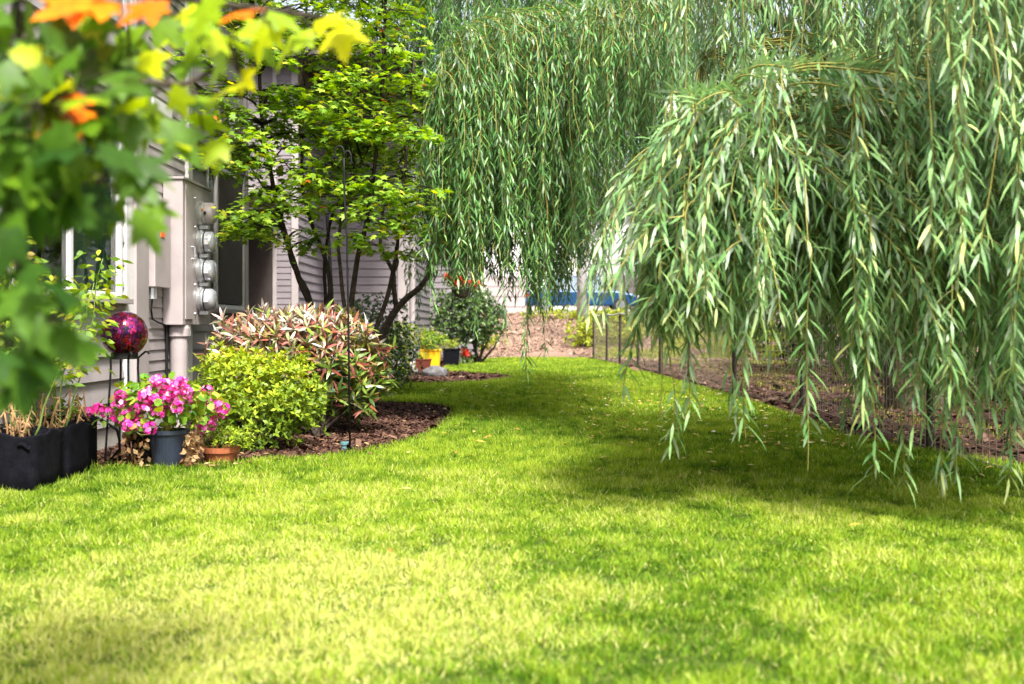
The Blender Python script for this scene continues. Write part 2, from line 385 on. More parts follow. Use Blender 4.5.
def fbm(x, y, s, seed=0):
    return np.array([noise.noise(Vector((a*s+seed, b*s, seed*1.7))) for a, b in zip(x, y)])
def grass(n, x0, x1, y0, y1, hgt, wid, bent, keep=None):
    x = RNG.uniform(x0, x1, n); y = RNG.uniform(y0, y1, n)
    k = inpoly(x, y, LP) & (np.abs(x) < .50*y+.35)
    x, y = x[k], y[k]; n = len(x)
    m = int(n*.62); nc = max(1, m//16)                      # most blades stand in small tufts
    ci = RNG.integers(0, nc, m); cxy = np.stack([x[:nc], y[:nc]], 1)
    off = RNG.normal(0, .011+.0012*y0, (m, 2)); cxo = x.copy(); x[:m] = cxy[ci, 0]+off[:, 0]; y[:m] = cxy[ci, 1]+off[:, 1]
    ct = RNG.normal(0, .15, nc)[ci]; chh = RNG.uniform(.7, 1.25, nc)[ci]
    big = fbm(x, y, .55, 3.1); mid = fbm(x, y, 2.2, 8.3)+.9*fbm(x, y, 4.7, 1.3); fine = fbm(x, y, 9.0, 5.3)
    dry = np.clip(1.15-np.hypot((x+.75)/1.35, (y-3.6)/1.25)+.5*mid+.45*big, 0, 1)      # worn straw patch, lower left
    dry = np.maximum(dry, np.clip(.45*(mid+.15)+.25*big, 0, 1)*(y < 7))
    cl = .5+.6*big+.6*mid+.65*fine
    blot = np.clip(-1.6*fbm(x, y, 6.3, 21.0)-.15, 0, 1)+np.clip(-1.4*fbm(x, y, 2.9, 13.0)-.3, 0, 1)*.25+np.clip(-1.5*fbm(x, y, 15., 33.0)-.2, 0, 1)*.7
    blot = blot*np.clip((y-2)/6, .35, 1)
    v = np.clip(.26+.36*cl-.38*blot+RNG.normal(0, .11, n), 0, .72)
    v[:m] = np.clip(v[:m]+ct, 0, .72)
    isdry = RNG.random(n) < (.07+.72*dry)*(1-.75*np.clip(blot, 0, 1))
    v = np.where(isdry, RNG.uniform(.74, 1, n), v)
    h = hgt*RNG.uniform(.5, 1.15, n)*(1+.35*mid+.8*fine)
    h[:m] *= chh
    th = RNG.uniform(0, 2*np.pi, n); lean = RNG.uniform(.1, .95, n)
    th[:m] = np.arctan2(off[:, 1], off[:, 0])+RNG.normal(0, .5, m); lean[:m] = RNG.uniform(.2, 1.3, m)
    D = np.stack([np.cos(th)*lean, np.sin(th)*lean, np.ones(n)], 1)
    th2 = RNG.uniform(0, 2*np.pi, n)
    N = np.stack([np.cos(th2), np.sin(th2), np.zeros(n)], 1)
    P = np.stack([x, y, np.full(n, .003)], 1)
    W = wid*RNG.uniform(.7, 1.3, n)
    t = ([(0, .5, 0), (0, -.5, 0), (.55, .4, .12), (.55, -.4, .12), (1, 0, .38)], [(0, 1, 3, 2), (2, 3, 4)]) if bent else ([(0, .5, 0), (0, -.5, 0), (1, 0, .2)], [(0, 1, 2)])
    return P, D, N, h, W, t, v
M['grass'] = leafmat('grass_blade', [(0, (.04, .105, .006)), (.3, (.13, .25, .014)), (.72, (.36, .47, .04)), (.76, (.45, .49, .09)), (1, (.60, .59, .23))], .36, .6, .12, tboost=1.15)
def add_grass(name, *a):
    P, D, N, h, W, t, v = grass(*a)
    me = leafmesh(name, P, D, N, h, W, t, v)
    return link(name, me, M['grass'])
def joinmesh(objs, name):
    ctxo = objs[0]
    with bpy.context.temp_override(active_object=ctxo, selected_editable_objects=objs, selected_objects=objs):
        bpy.ops.object.join()
    ctxo.name = name
    return ctxo
def edge_grass():
    E = []
    for i in range(len(LP)-1):
        a, b = LP[i], LP[i+1]; L = float(np.hypot(*(b-a)))
        if 6 < (a[1]+b[1])/2 < 22 and L < 3: E.append((a, b, int(L*420)))
    P = np.concatenate([a+(b-a)*RNG.random((k, 1))+RNG.normal(0, .035, (k, 2))*np.clip(noise.noise(Vector((a[0]*3, a[1]*3, 0)))+1.1, .3, 2) for a, b, k in E]); n = len(P)
    th = RNG.uniform(0, 6.28, n); D = np.stack([np.cos(th)*.5, np.sin(th)*.5, np.ones(n)], 1); N = np.stack([np.sin(th), np.cos(th), np.zeros(n)], 1)
    me = leafmesh('g0', np.stack([P[:, 0], P[:, 1], np.zeros(n)], 1), D, N, .055*RNG.uniform(.4, 1.3, n), .006, ([(0, .5, 0), (0, -.5, 0), (.55, .4, .12), (.55, -.4, .12), (1, 0, .38)], [(0, 1, 3, 2), (2, 3, 4)]), RNG.uniform(.05, .7, n))
    return link('g0', me, M['grass'])
gs = [edge_grass(), add_grass('g1', 420000, -3.05, 3.2, 2.2, 6.2, .034, .0040, True),
      add_grass('g2', 330000, -3.05, 3.6, 6.2, 11, .042, .0065, False),
      add_grass('g3', 260000, -3.2, 3.2, 11, 20, .046, .010, False),
      add_grass('g4', 150000, -3.0, 3.0, 20, 32, .05, .017, False)]
setp(joinmesh(gs, 'lawn_grass'), 'short sunlit green grass of the lawn with a straw-coloured worn patch', 'grass', kind='stuff')

# grass tufts standing up along the bed edges
# bark chips
def chips(name, polyfn, n, x0, x1, y0, y1, size, mat, zoff=.004):
    x = RNG.uniform(x0, x1, n); y = RNG.uniform(y0, y1, n)
    k = polyfn(x, y); x, y = x[k], y[k]; n = len(x)
    th = RNG.uniform(0, 2*np.pi, n)
    D = np.stack([np.cos(th), np.sin(th), RNG.uniform(-.1, .45, n)], 1)
    N = np.stack([RNG.normal(0, .35, n), RNG.normal(0, .35, n), np.ones(n)], 1)
    P = np.stack([x, y, hza(y)+zoff+RNG.uniform(0, .012, n)], 1)
    s = size*RNG.lognormal(-.25, .5, n)
    t = ([(0, .4, 0), (.1, -.5, .02), (1, .3, .0), (.85, -.35, .03)], [(0, 1, 3, 2)])
    return link(name, leafmesh(name, P, D, N, s, s*RNG.uniform(.25, .6, n), t, RNG.beta(2, 2.6, n)), mat)
notlawn = lambda x, y: ~inpoly(x, y, LP)
setp(chips('bark_mulch', lambda x, y: notlawn(x, y), 60000, -3.1, -.4, 6.3, 15, .035, M['chip']), 'dark reddish brown bark mulch under the shrubs beside the house', 'mulch', kind='stuff')
setp(chips('bark_mulch', lambda x, y: notlawn(x, y), 26000, -3.8, .2, 15, 29, .06, M['chip']), 'brown bark mulch of the farther bed around the grey rock', 'mulch', kind='stuff')
setp(chips('bark_mulch', lambda x, y: notlawn(x, y), 60000, 2.2, 9, 6, 26, .06, M['chip']), 'brown bark mulch strip under the wire fence', 'mulch', kind='stuff')
setp(chips('bark_mulch', lambda x, y: np.ones(len(x), bool) & notlawn(x, y), 120000, -8, 9, 29, 41.3, .055, M['chipfar']), 'pale pinkish bark mulch on the bank below the parked car', 'mulch', kind='stuff')

def scatter_leaves(name, pts, label, size, mat):
    pts = np.array(pts); n = len(pts); th = RNG.uniform(0, 2*np.pi, n)
    D = np.stack([np.cos(th), np.sin(th), RNG.uniform(-.2, .3, n)], 1)
    N = np.stack([RNG.normal(0, .4, n), RNG.normal(0, .4, n), np.ones(n)], 1)
    P = np.stack([pts[:, 0], pts[:, 1], pts[:, 2]], 1)
    me = leafmesh(name, P, D, N, size*RNG.uniform(.6, 1.2, n), size*.22*RNG.uniform(.7, 1.5, n), LANCE, RNG.random(n))
    return setp(link(name, me, mat), label, 'leaves', kind='stuff')
pts = []
for i in range(900):
    d = random.choice([random.uniform(6.5, 20), random.uniform(8, 15)]); x = random.uniform(-1.0, 3.4)
    if random.random() < .65: x = random.uniform(.6, 3.6)
    pts.append((x, d, .045 if inpoly(np.array([x]), np.array([d]), LP)[0] else .02))
for i in range(5): pts.append((random.uniform(-1.6, 1.8), random.uniform(4, 8), .05))
scatter_leaves('fallen_leaves', pts, 'yellowed willow leaves fallen on the lawn and mulch', .075, M['fallen'])
pts = [(random.uniform(-2.9, -.9), random.uniform(7.2, 11), .025) for i in range(260)]+[(random.uniform(-2.9, -1.6), random.uniform(7.2, 8), .03) for i in range(120)]
scatter_leaves('fallen_leaves', pts, 'dry curled leaves lying on the mulch around the flower pots', .06, M['dryleaf'])

# ---------------------------------------------------------------- road, kerb at the top of the bank
rd = MB(); rd.quad((-60, 41.6, 1.42), (60, 41.6, 1.42), (60, 56, 1.42), (-60, 56, 1.42)); setp(rd.build('road', M['asphalt']), kind='structure')
kb = MB(); kb.box(-60, 60, 41.3, 41.55, 1.2, 1.53); setp(kb.build('kerb', M['concrete'], bevel=.01), kind='structure')

# ---------------------------------------------------------------- the apartment building
WX = -3.1
B = thing('apartment_building', 'beige lap-sided apartment building running along the left of the lawn', 'building', (WX, 12, 0))
def siding(mb, a, b, n, z0, z1, e, lip=.02):
    """saw-tooth lap boards between ground points a and b, outward normal n"""
    n = Vector((n[0], n[1], 0)); a = Vector((a[0], a[1], 0)); b = Vector((b[0], b[1], 0))
    k0 = math.floor(z0/e); z = k0*e
    while z < z1-1e-6:
        lo = max(z, z0); hi = min(z+e, z1)
        if hi-lo > .004:
            fo = lambda q: lip*(1-(q-z)/e)+.003
            p0 = a+n*fo(lo)+Vector((0, 0, lo)); p1 = b+n*fo(lo)+Vector((0, 0, lo))
            p2 = b+n*fo(hi)+Vector((0, 0, hi)); p3 = a+n*fo(hi)+Vector((0, 0, hi))
            mb.quad(p0, p1, p2, p3)
            mb.quad(a+Vector((0, 0, lo))-n*.0, b+Vector((0, 0, lo)), p1, p0)
        z += e
def wy(px): return -WX*F/(CX-px)
EAVE = 5.6
w = MB()
nx = (1, 0)
# window holes on the long wall: (y0,y1,z0,z1)
WA = (wy(8), wy(119), 1.16, 2.45); WB = (wy(205), wy(242), 1.12, 2.62)
WU = (wy(30), wy(112), 3.5, 4.7)
def wallseg(y0, y1, z0, z1, e, holes=(), lip=.02):
    for (a, b_, c, d) in holes:
        siding(w, (WX, y0), (WX, a), nx, z0, z1, e, lip)
        siding(w, (WX, a), (WX, b_), nx, z0, c, e, lip)
        siding(w, (WX, a), (WX, b_), nx, d, z1, e, lip)
        y0 = b_
    siding(w, (WX, y0), (WX, y1), nx, z0, z1, e, lip)
wallseg(-4, wy(121), .12, 2.80, .178, [WA], .028)
wallseg(wy(140), wy(184), .12, EAVE, .092, [], .011)
wallseg(wy(188), 12.62, .12, 2.80, .178, [WB], .028)
wallseg(-4, wy(121), 2.80, EAVE, .30, [], .034)
wallseg(wy(188), 12.62, 2.80, EAVE, .30, [], .034)
w.build('wall', M['siding'], B)
# core of the block behind the boards, leaving shallow rooms behind the windows
c_ = MB()
def core(y0, y1, z0, z1, back=.0):
    c_.box(WX-6, WX-.002-back, y0, y1, z0, z1)
c_y = [-4, WA[0], WA[1], WB[0], WB[1], 12.62]
core(c_y[0], c_y[1], 0, EAVE); core(c_y[2], c_y[3], 0, EAVE); core(c_y[4], c_y[5], 0, EAVE)
for wdw in (WA, WB):
    core(wdw[0], wdw[1], 0, wdw[2]); core(wdw[0], wdw[1], wdw[3], EAVE); core(wdw[0], wdw[1], wdw[2], wdw[3], 1.2)
c_.build('wall', M['siding'], B)
# foundation
fd = MB(); fd.box(WX, WX+.012, -4, 12.62, 0, .12); fd.build('foundation', M['concrete'], B)
# far wing: recessed entry, return and gable wall
w2 = MB()
fy = 19.5; rx0, rx1 = at(243, 0, fy).x-.9, at(293, 0, fy).x
siding(w2, (at(277, 0, fy).x, fy), (rx1, fy), (0, -1), .1, EAVE, .11, .012)
fy2 = 22.0; sx1 = at(411, 0, fy2).x
siding(w2, (rx1+.08, fy), (rx1+.08, fy2), (1, 0), .1, EAVE, .16, .02)
siding(w2, (rx1+.08, fy2), (sx1, fy2), (0, -1), .1, EAVE, .16, .02)
siding(w2, (sx1, fy2), (sx1, 27), (1, 0), .1, EAVE, .16, .02)
siding(w2, (at(400, 0, 29).x, 29), (at(475, 0, 29).x, 29), (0, -1), .1, 3.4, .16, .02)
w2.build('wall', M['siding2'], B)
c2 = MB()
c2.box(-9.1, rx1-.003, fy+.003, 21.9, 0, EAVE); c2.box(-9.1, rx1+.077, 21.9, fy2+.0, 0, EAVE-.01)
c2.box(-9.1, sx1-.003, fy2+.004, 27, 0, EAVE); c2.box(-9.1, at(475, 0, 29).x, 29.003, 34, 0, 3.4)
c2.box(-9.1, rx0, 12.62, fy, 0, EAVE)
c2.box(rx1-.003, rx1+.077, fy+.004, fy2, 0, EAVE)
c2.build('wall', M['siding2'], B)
dr = MB(); dr.box(rx0, at(272.5, 0, fy).x, fy-.06, fy, 0, 3.0); dr.build('entry_panel', M['doorbrown_shaded'], B, bevel=.01)
# trims
def tr(x0, x1, y0, y1, z0, z1, mat='trim', nm='trim'):
    q = MB(); q.box(x0, x1, y0, y1, z0, z1); return q.build(nm, M[mat], B, bevel=.004)
tr(WX, WX+.045, wy(121), wy(127), .1, EAVE, 'white')
tr(WX, WX+.075, wy(127.3), wy(140), .1, EAVE)
tr(WX, WX+.045, wy(184), wy(188), .1, EAVE, 'white')
tr(WX-.04, WX+.05, 12.62, 12.74, .1, EAVE)
tr(WX-.04, WX+.052, -4, 12.72, 2.74, 2.80)
tr(at(273, 0, fy).x, at(277, 0, fy).x, fy-.04, fy, .05, EAVE, 'trim')
tr(rx1-.02, rx1+.1, fy-.045, fy-.001, .05, EAVE, 'trim')
tr(at(398, 0, fy2).x, sx1+.03, fy2-.05, fy2-.001, .05, EAVE, 'trim')
tr(at(419, 0, 27).x, at(430, 0, 27).x, 27.0, 27.15, .05, 3.4, 'white', 'porch_post')
# wall screen door details on the far gable wall
# downspout on the far corner with elbow
ds = MB(); dx = at(412.5, 0, fy2-.1).x
ds.tube([(dx, fy2-.08, 5.3), (dx, fy2-.08, .22), (dx+.02, fy2-.25, .1), (dx+.1, fy2-.5, .06)], .055, 8)
o = ds.build('downspout', M['trim'], B, smooth=False)
for zz in (1.0, 2.4, 4.0):
    q = MB(); q.box(dx-.075, dx+.075, fy2-.14, fy2-.02, zz, zz+.04); q.build('bracket', M['metal'], o)
# roof
rf = MB()
rf.v += [(WX+.5, -4.5, EAVE), (WX+.5, 13.1, EAVE), (WX-3, 13.1, EAVE+1.5), (WX-3, -4.5, EAVE+1.5), (WX-6.5, 13.1, EAVE), (WX-6.5, -4.5, EAVE)]
rf.f += [(0, 1, 2, 3), (3, 2, 4, 5), (0, 3, 5), (1, 4, 2), (0, 5, 4, 1)]
rf.build('roof', M['roof'], B)
rf = MB(); ex = sx1+.4
rf.v += [(ex, 19.0, EAVE), (ex, 27.5, EAVE), (-5.6, 27.5, EAVE+1.5), (-5.6, 19.0, EAVE+1.5), (-9.5, 27.5, EAVE), (-9.5, 19.0, EAVE)]
rf.f += [(0, 1, 2, 3), (3, 2, 4, 5), (0, 3, 5), (1, 4, 2), (0, 5, 4, 1)]
rf.build('roof', M['roof'], B)
gq = MB(); gq.box(-9.2, at(480, 0, 29).x, 28.6, 34.3, 3.4, 3.55); gq.build('roof', M['roof'], B)
q = MB(); q.box(-7, rx1-.15, 17.6, fy-.07, 3.02, 3.14); q.build('shade_overhang', M['trim'], B, bevel=.01)  # overhang added above the entry panel to keep the sun off it
# windows
def window(y0, y1, z0, z1, mull, label):
    wd = thing('window', None, None); wd.parent = B; wd.location = -B.location; wd['label'] = label
    t_ = .042
    f = MB()
    f.box(WX-.03, WX+.03, y0, y0+t_, z0, z1); f.box(WX-.03, WX+.03, y1-t_, y1, z0, z1)
    f.box(WX-.03, WX+.03, y0+t_, y1-t_, z1-t_, z1); f.box(WX-.03, WX+.04, y0+t_, y1-t_, z0, z0+t_)
    for m_ in mull: f.box(WX-.02, WX+.022, m_-.025, m_+.025, z0+t_, z1-t_)
    f.build('frame', M['white'], wd, bevel=.004)
    s = MB(); s.box(WX, WX+.10, y0-.05, y1+.05, z0-.045, z0-.003); s.build('sill', M['trim'], wd, bevel=.004)
    g_ = MB(); g_.quad((WX-.01, y0+t_, z0+t_), (WX-.01, y1-t_, z0+t_), (WX-.01, y1-t_, z1-t_), (WX-.01, y0+t_, z1-t_)); g_.build('pane', M['glass'], wd)
    return wd
wa = window(*WA, [wy(69)], 'white framed window with pale green curtains')
cu = MB(); ny = 90
for i in range(ny):
    ya = wy(71)+(WA[1]-.003-wy(71))*i/ny; yb = wy(71)+(WA[1]-.003-wy(71))*(i+1)/ny
    fa = lambda i: WX-.065+.028*math.sin(i*.62)+.012*math.sin(i*1.7)
    cu.quad((fa(i), ya, 1.2), (fa(i+1), yb, 1.2), (fa(i+1), yb, 2.42), (fa(i), ya, 2.42))
cu.build('curtain', M['curtain'], wa, smooth=True)
wb = window(*WB, [wy(215.5)], 'narrow tall window with a dark brown insect screen')
q = MB(); q.box(WX+.004, WX+.02, wy(217.5), WB[1]-.06, WB[2]+.06, WB[3]-.06); q.build('insect_screen', M['screen'], wb)

# address plaque: small white sign with blue numerals, glimpsed between leaves
sg = thing('number_plaque', 'small white plaque with blue numerals on the wall above the meter cabinet', 'sign', (WX, wy(157), 2.9))
q = MB(); q.box(WX+.015, WX+.04, wy(149), wy(168), 2.66, 2.9); q.build('board', M['white'], sg, bevel=.004)

# meter cabinet
cab = thing('meter_cabinet', 'tall beige electric meter cabinet with four round meters on the house wall', 'electric cabinet', (-3.0, 10.1, .95))
q = MB(); q.box(WX+.015, -2.91, 9.72, 10.62, .95, 2.24); q.build('housing', M['cabinet'], cab, bevel=.006)
q = MB(); q.box(WX+.0, -2.895, 9.705, 10.64, 2.24, 2.262); q.build('top_cap', M['cabinet'], cab, bevel=.004)
q = MB(); q.box(-2.908, -2.898, 9.78, 10.0, 1.0, 2.2); q.build('door', M['cabinet'], cab, bevel=.003)
q = MB(); q.tube([(-2.9, 9.97, 1.55), (-2.875, 9.97, 1.55), (-2.875, 9.97, 1.66), (-2.9, 9.97, 1.66)], .008, 6); q.build('latch', M['metal'], cab)
for i, z in enumerate((1.985, 1.72, 1.455, 1.19)):
    q = MB(); q.lathe((-2.908, 10.22, z), [(0, 0), (.115, 0), (.118, .03), (.105, .045), (.1, .045)], 28, 'x')
    mo = q.build('meter', M['metal'], cab, smooth=False)
    q = MB(); q.lathe((-2.908, 10.22, z), [(.1, .04), (.1, .105), (.094, .135), (.07, .155), (0, .158)], 28, 'x')
    q.build('dome', M['meterglass'] if i else M['cabinet'], mo, smooth=True)
    q = MB(); q.box(-2.90, -2.82, 10.19, 10.25, z-.145, z-.112); q.build('seal', M['metal'], mo, bevel=.004)
    q = MB(); q.lathe((-2.908, 10.22, z), [(.1015, .058), (.1035, .06), (.1035, .068), (.1015, .07)], 28, 'x'); q.build('band', M['black'] if i else M['metal'], mo)
    q = MB(); q.box(-2.835, -2.795, 10.1135, 10.1185, z-.028, z+.012) if i else q.box(-2.86, -2.84, 10.113, 10.1185, z+.02, z+.035); q.build('label_plate', M['white'] if i else M['sticker'], mo)
    for bz in (-.135, .128):
        q = MB(); q.lathe((-2.91, 10.09, z+bz), [(0, .016), (.011, .014), (.012, 0)], 8, 'x'); q.build('screw', M['metal'], mo)
    if i == 0:
        q = MB(); q.box(-2.835, -2.815, 10.112, 10.122, z-.02, z+.01); q.build('display', M['black'], mo)
q = MB(); q.lathe((-2.985, 9.86, 0), [(.075, 0), (.075, .84), (.092, .85), (.092, .92), (.08, .95)], 20); q.build('conduit', M['cabinet'], cab, smooth=False)
q = MB(); q.tube([(-3.07, 9.78, .95), (-3.07, 9.78, .02)], .014, 8); q.build('conduit', M['black'], cab)
q = MB(); q.tube([(-2.93, 10.0, .95), (-2.93, 10.0, .86), (-2.93, 10.0, .85)], .012, 8); q.build('ground_wire', M['metal'], cab)
ub = thing('utility_box', 'narrow beige utility box with an orange sticker on the house wall', 'utility box', (WX, 9.4, 1.26))
q = MB(); q.box(WX+.01, WX+.11, 9.22, 9.64, 1.27, 1.93); q.build('housing', M['cabinet'], ub, bevel=.006)
q = MB(); q.box(WX+.11, WX+.116, 9.36, 9.46, 1.70, 1.745); q.build('sticker', M['sticker'], ub)
q = MB(); q.tube([(WX+.06, 9.3, 1.27), (WX+.06, 9.3, 1.17)], .035, 10); q.build('conduit', M['metal'], ub)
q = MB(); q.tube([(WX+.06, 9.3, 1.18), (WX+.05, 9.3, 1.08), (WX+.04, 9.36, 1.0), (WX+.04, 9.5, .975), (WX+.04, 9.75, .945)], .008, 6); q.build('cable', M['black'], ub)

# ---------------------------------------------------------------- gazing ball and stand
bc = at(124.5, 334, 7.5); br = .155
gb = MB(); N_ = 32
gb.lathe(tuple(bc), [(max(.0005, br*math.sin(math.pi*i/N_)), -br*math.cos(math.pi*i/N_)) for i in range(N_+1)], 48)
o = gb.build('gazing_ball', M['mosaic'], None, smooth=True)
setp(o, 'purple and red mosaic glass gazing ball resting on a black stand', 'garden ball')
zr = bc.z-.135
st = thing('ball_stand', 'black iron four-legged stand holding the mosaic ball', 'stand', (bc.x, bc.y, 0))
q = MB(); q.lathe((bc.x, bc.y, zr), [(.083, -.035), (.089, -.035), (.089, .015), (.083, .015), (.083, -.035)], 28); q.build('ring', M['black'], st)
for k in range(4):
    a = R(35+90*k); ca, sa = math.cos(a), math.sin(a)
    q = MB(); pts = []
    for (r_, z_) in [(.165, -.005), (.158, .012), (.14, .012), (.118, -.005), (.092, -.03), (.09, -.1), (.105, -.35), (.13, -zr)]:
        pts.append((bc.x+ca*r_, bc.y+sa*r_, max(zr+z_, 0)))
    q.tube(pts, .0075, 7); q.build('leg', M['black'], st)
q = MB(); q.lathe((bc.x, bc.y, zr-.4), [(.1, 0), (.11, 0), (.11, .008), (.1, .008), (.1, 0)], 24); q.build('ring', M['black'], st)

# black arched plant support
hp = thing('plant_support', 'black bent metal hoop standing by the grow bags', 'plant support', (*G(119, 466), 0))
q = MB(); P0 = G(119, 466); d0 = P0[1]
q.tube([at(120, 466, d0), at(119.5, 440, d0), at(117, 430, d0), at(106, 422, d0), at(90, 414, d0), at(75, 410, d0), at(60, 409, d0)], .009, 7); q.build('hoop', M['black'], hp, smooth=True)
q = MB(); q.tube([at(60, 409, d0), at(52, 440, d0), at(50, 462, d0)], .009, 7); q.build('leg', M['black'], hp, smooth=True)
q = MB(); q.tube([at(119, 450, d0), at(108, 462, d0+.35)], .008, 6); q.build('leg', M['black'], hp, smooth=True)
q = MB(); q.tube([at(112, 448, d0+.3), at(108, 462, d0+.35), at(91, 455, d0+.3), at(80, 452, d0+.1)], .006, 6); q.build('brace', M['black'], hp, smooth=True)

# ---------------------------------------------------------------- grow bags
def grow_bag(cx, cy, rw, h, label, seed):
    rr = random.Random(seed)
    t_ = thing('grow_bag', label, 'grow bag', (cx, cy, 0), 'black fabric grow bags along the wall')
    mb = MB(); n = 40
    prof = [(.0, .02), (.92, .0), (1.0, .04), (1.01, .3), (1.0, .6), (1.0, .85), (1.03, .97), (1.02, 1.0), (.97, 1.0), (.95, .9), (.94, .8), (0, .8)]
    base = len(mb.v)
    for (r_, z_) in prof:
        for k in range(n):
            a = 2*math.pi*k/n
            sq = 1/max(abs(math.cos(a)), abs(math.sin(a)))**.92
            wob = 1+.025*math.sin(5*a+seed+z_*3)+.018*math.sin(11*a+2*seed+z_*7)
            zz = z_*h*(1+(.03*math.sin(3*a+seed)+.02*math.sin(7*a) if z_ > .8 else 0))
            mb.v.append((cx+math.cos(a)*rw*r_*sq*wob, cy+math.sin(a)*rw*r_*sq*wob, zz))
    for i in range(len(prof)-1):
        for k in range(n):
            k2 = (k+1) % n; mb.f.append((base+i*n+k, base+i*n+k2, base+(i+1)*n+k2, base+(i+1)*n+k))
    mb.build('bag', M['fabric'], t_, smooth=True)
    for a in (-.9, 2.2, -2.2):
        q = MB(); r_ = rw*1.10
        p0 = Vector((cx+math.cos(a-.22)*r_, cy+math.sin(a-.22)*r_, h*.82)); p1 = Vector((cx+math.cos(a+.22)*r_, cy+math.sin(a+.22)*r_, h*.82))
        mid = Vector((cx+math.cos(a)*r_*1.14, cy+math.sin(a)*r_*1.14, h*.74))
        q.tube([p0, (p0+mid)/2+Vector((0, 0, .02)), mid, (p1+mid)/2+Vector((0, 0, .02)), p1], .014, 6); q.build('handle', M['fabric'], t_, smooth=True)
    q = MB(); q.lathe((cx, cy, h*.8), [(0, .012), (rw*.5, .02), (rw*.98, .005)], 20); q.build('soil', M['soil'], t_, smooth=True)
    return t_
grow_bag(-2.88, 6.40, .19, .33, 'black fabric grow bag nearest the camera, cut by the left edge of the photo', 1)
grow_bag(-2.87, 6.86, .175, .335, 'black fabric grow bag in the middle of the row, with dry stalks', 2)
grow_bag(-2.925, 7.25, .14, .34, 'black fabric grow bag at the far end of the row beside the metal hoop', 3)

# generic plants -------------------------------------------------
def rand_dirs(n, up=.3, spread=1.0):
    v = RNG.normal(0, 1, (n, 3)); v[:, 2] = v[:, 2]*spread+up
    return norm(v)
def bush(name, label, cat, base, blobs, n, L, W, mat, tmpl=OVAL, whorl=1, wtilt=.6, rndfn=None, stems=6, group=None, stemr=.012, shell=.55, drop=0, stemmat='bark', spr=.35):
    """blobs: list of (centre, radii). leaves grow in whorls at twig tips spread through the blobs"""
    t_ = thing(name, label, cat, (base[0], base[1], base[2] if len(base) > 2 else 0), group)
    P, D, N, Rn = [], [], [], []
    vol = np.array([b[1][0]*b[1][1]*b[1][2] for b in blobs]); vol = vol**.67; cnt = (n*vol/vol.sum()/whorl).astype(int)
    tips = []
    for (c, r), k in zip(blobs, cnt):
        u = rand_dirs(k, .15); rad = (1-RNG.random(k)**2*shell)
        rad = rad*(1+.46*np.array([noise.noise(Vector(q)*2.3+Vector(c)) for q in u])+.28*np.array([noise.noise(Vector(q)*6.3+Vector(c)) for q in u]))
        rad = np.where(RNG.random(k) < .07, rad*RNG.uniform(1.05, 1.28, k), rad)
        T = np.array(c)+u*np.array(r)*rad[:, None]
        ok = T[:, 2] > .02+(base[2] if len(base) > 2 else 0); T, u = T[ok], u[ok]
        tips.append(T)
        for j in range(whorl):
            a = RNG.uniform(0, 2*np.pi, len(T)) if whorl == 1 else (2*np.pi*j/whorl+RNG.uniform(-.3, .3, len(T)))
            ax = norm(u*np.array([.7, .7, .5])+np.array([0, 0, .55])+RNG.normal(0, spr, T.shape))
            s1 = norm(np.cross(ax, np.array([.3, .2, 1.0])+RNG.normal(0, .05, T.shape))); s2 = np.cross(ax, s1)
            rd_ = s1*np.cos(a)[:, None]+s2*np.sin(a)[:, None]
            tl = wtilt*RNG.uniform(.6, 1.3, len(T))[:, None]
            D.append(norm(ax*(1-tl)+rd_*tl-np.array([0, 0, drop]))); N.append(norm(ax+rd_*-.3+RNG.normal(0, .15, T.shape))); P.append(T)
            Rn.append(rndfn(T, u) if rndfn else RNG.random(len(T)))
    P = np.concatenate(P); D = np.concatenate(D); N = np.concatenate(N); Rn = np.clip(np.concatenate(Rn), 0, 1)
    s = RNG.uniform(.7, 1.2, len(P))
    link('foliage', leafmesh('foliage', P, D, N, L*s, W*s, tmpl, Rn), mat, t_)
    st_ = MB(); allt = np.concatenate(tips)
    for i in range(stems):
        tip = Vector(allt[RNG.integers(len(allt))]); b0 = Vector((base[0]+random.uniform(-.06, .06), base[1]+random.uniform(-.06, .06), base[2] if len(base) > 2 else 0))
        mid = b0.lerp(tip, .5)+Vector((random.uniform(-.05, .05), random.uniform(-.05, .05), -.05))
        st_.tube([b0, b0.lerp(mid, .6), mid, tip], [stemr*1.3, stemr, stemr*.7, stemr*.3], 6)
    if stems: st_.build('stem', M[stemmat], t_, smooth=True)
    return t_

# rhododendron
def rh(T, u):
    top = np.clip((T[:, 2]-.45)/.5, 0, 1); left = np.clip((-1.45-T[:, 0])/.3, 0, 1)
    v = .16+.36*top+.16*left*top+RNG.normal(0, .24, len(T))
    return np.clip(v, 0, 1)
d = 9.7; c = at(300, 372, d)
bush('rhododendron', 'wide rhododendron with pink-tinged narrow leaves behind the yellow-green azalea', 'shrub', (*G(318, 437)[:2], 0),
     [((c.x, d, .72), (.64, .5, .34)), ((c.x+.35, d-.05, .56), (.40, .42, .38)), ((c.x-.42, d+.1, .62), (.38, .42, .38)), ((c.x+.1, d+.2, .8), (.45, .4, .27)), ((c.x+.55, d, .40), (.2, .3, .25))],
     7600, .13, .024, M['rhodo'], LANCE, whorl=7, wtilt=.62, rndfn=rh, stems=16, stemr=.016, shell=.35)
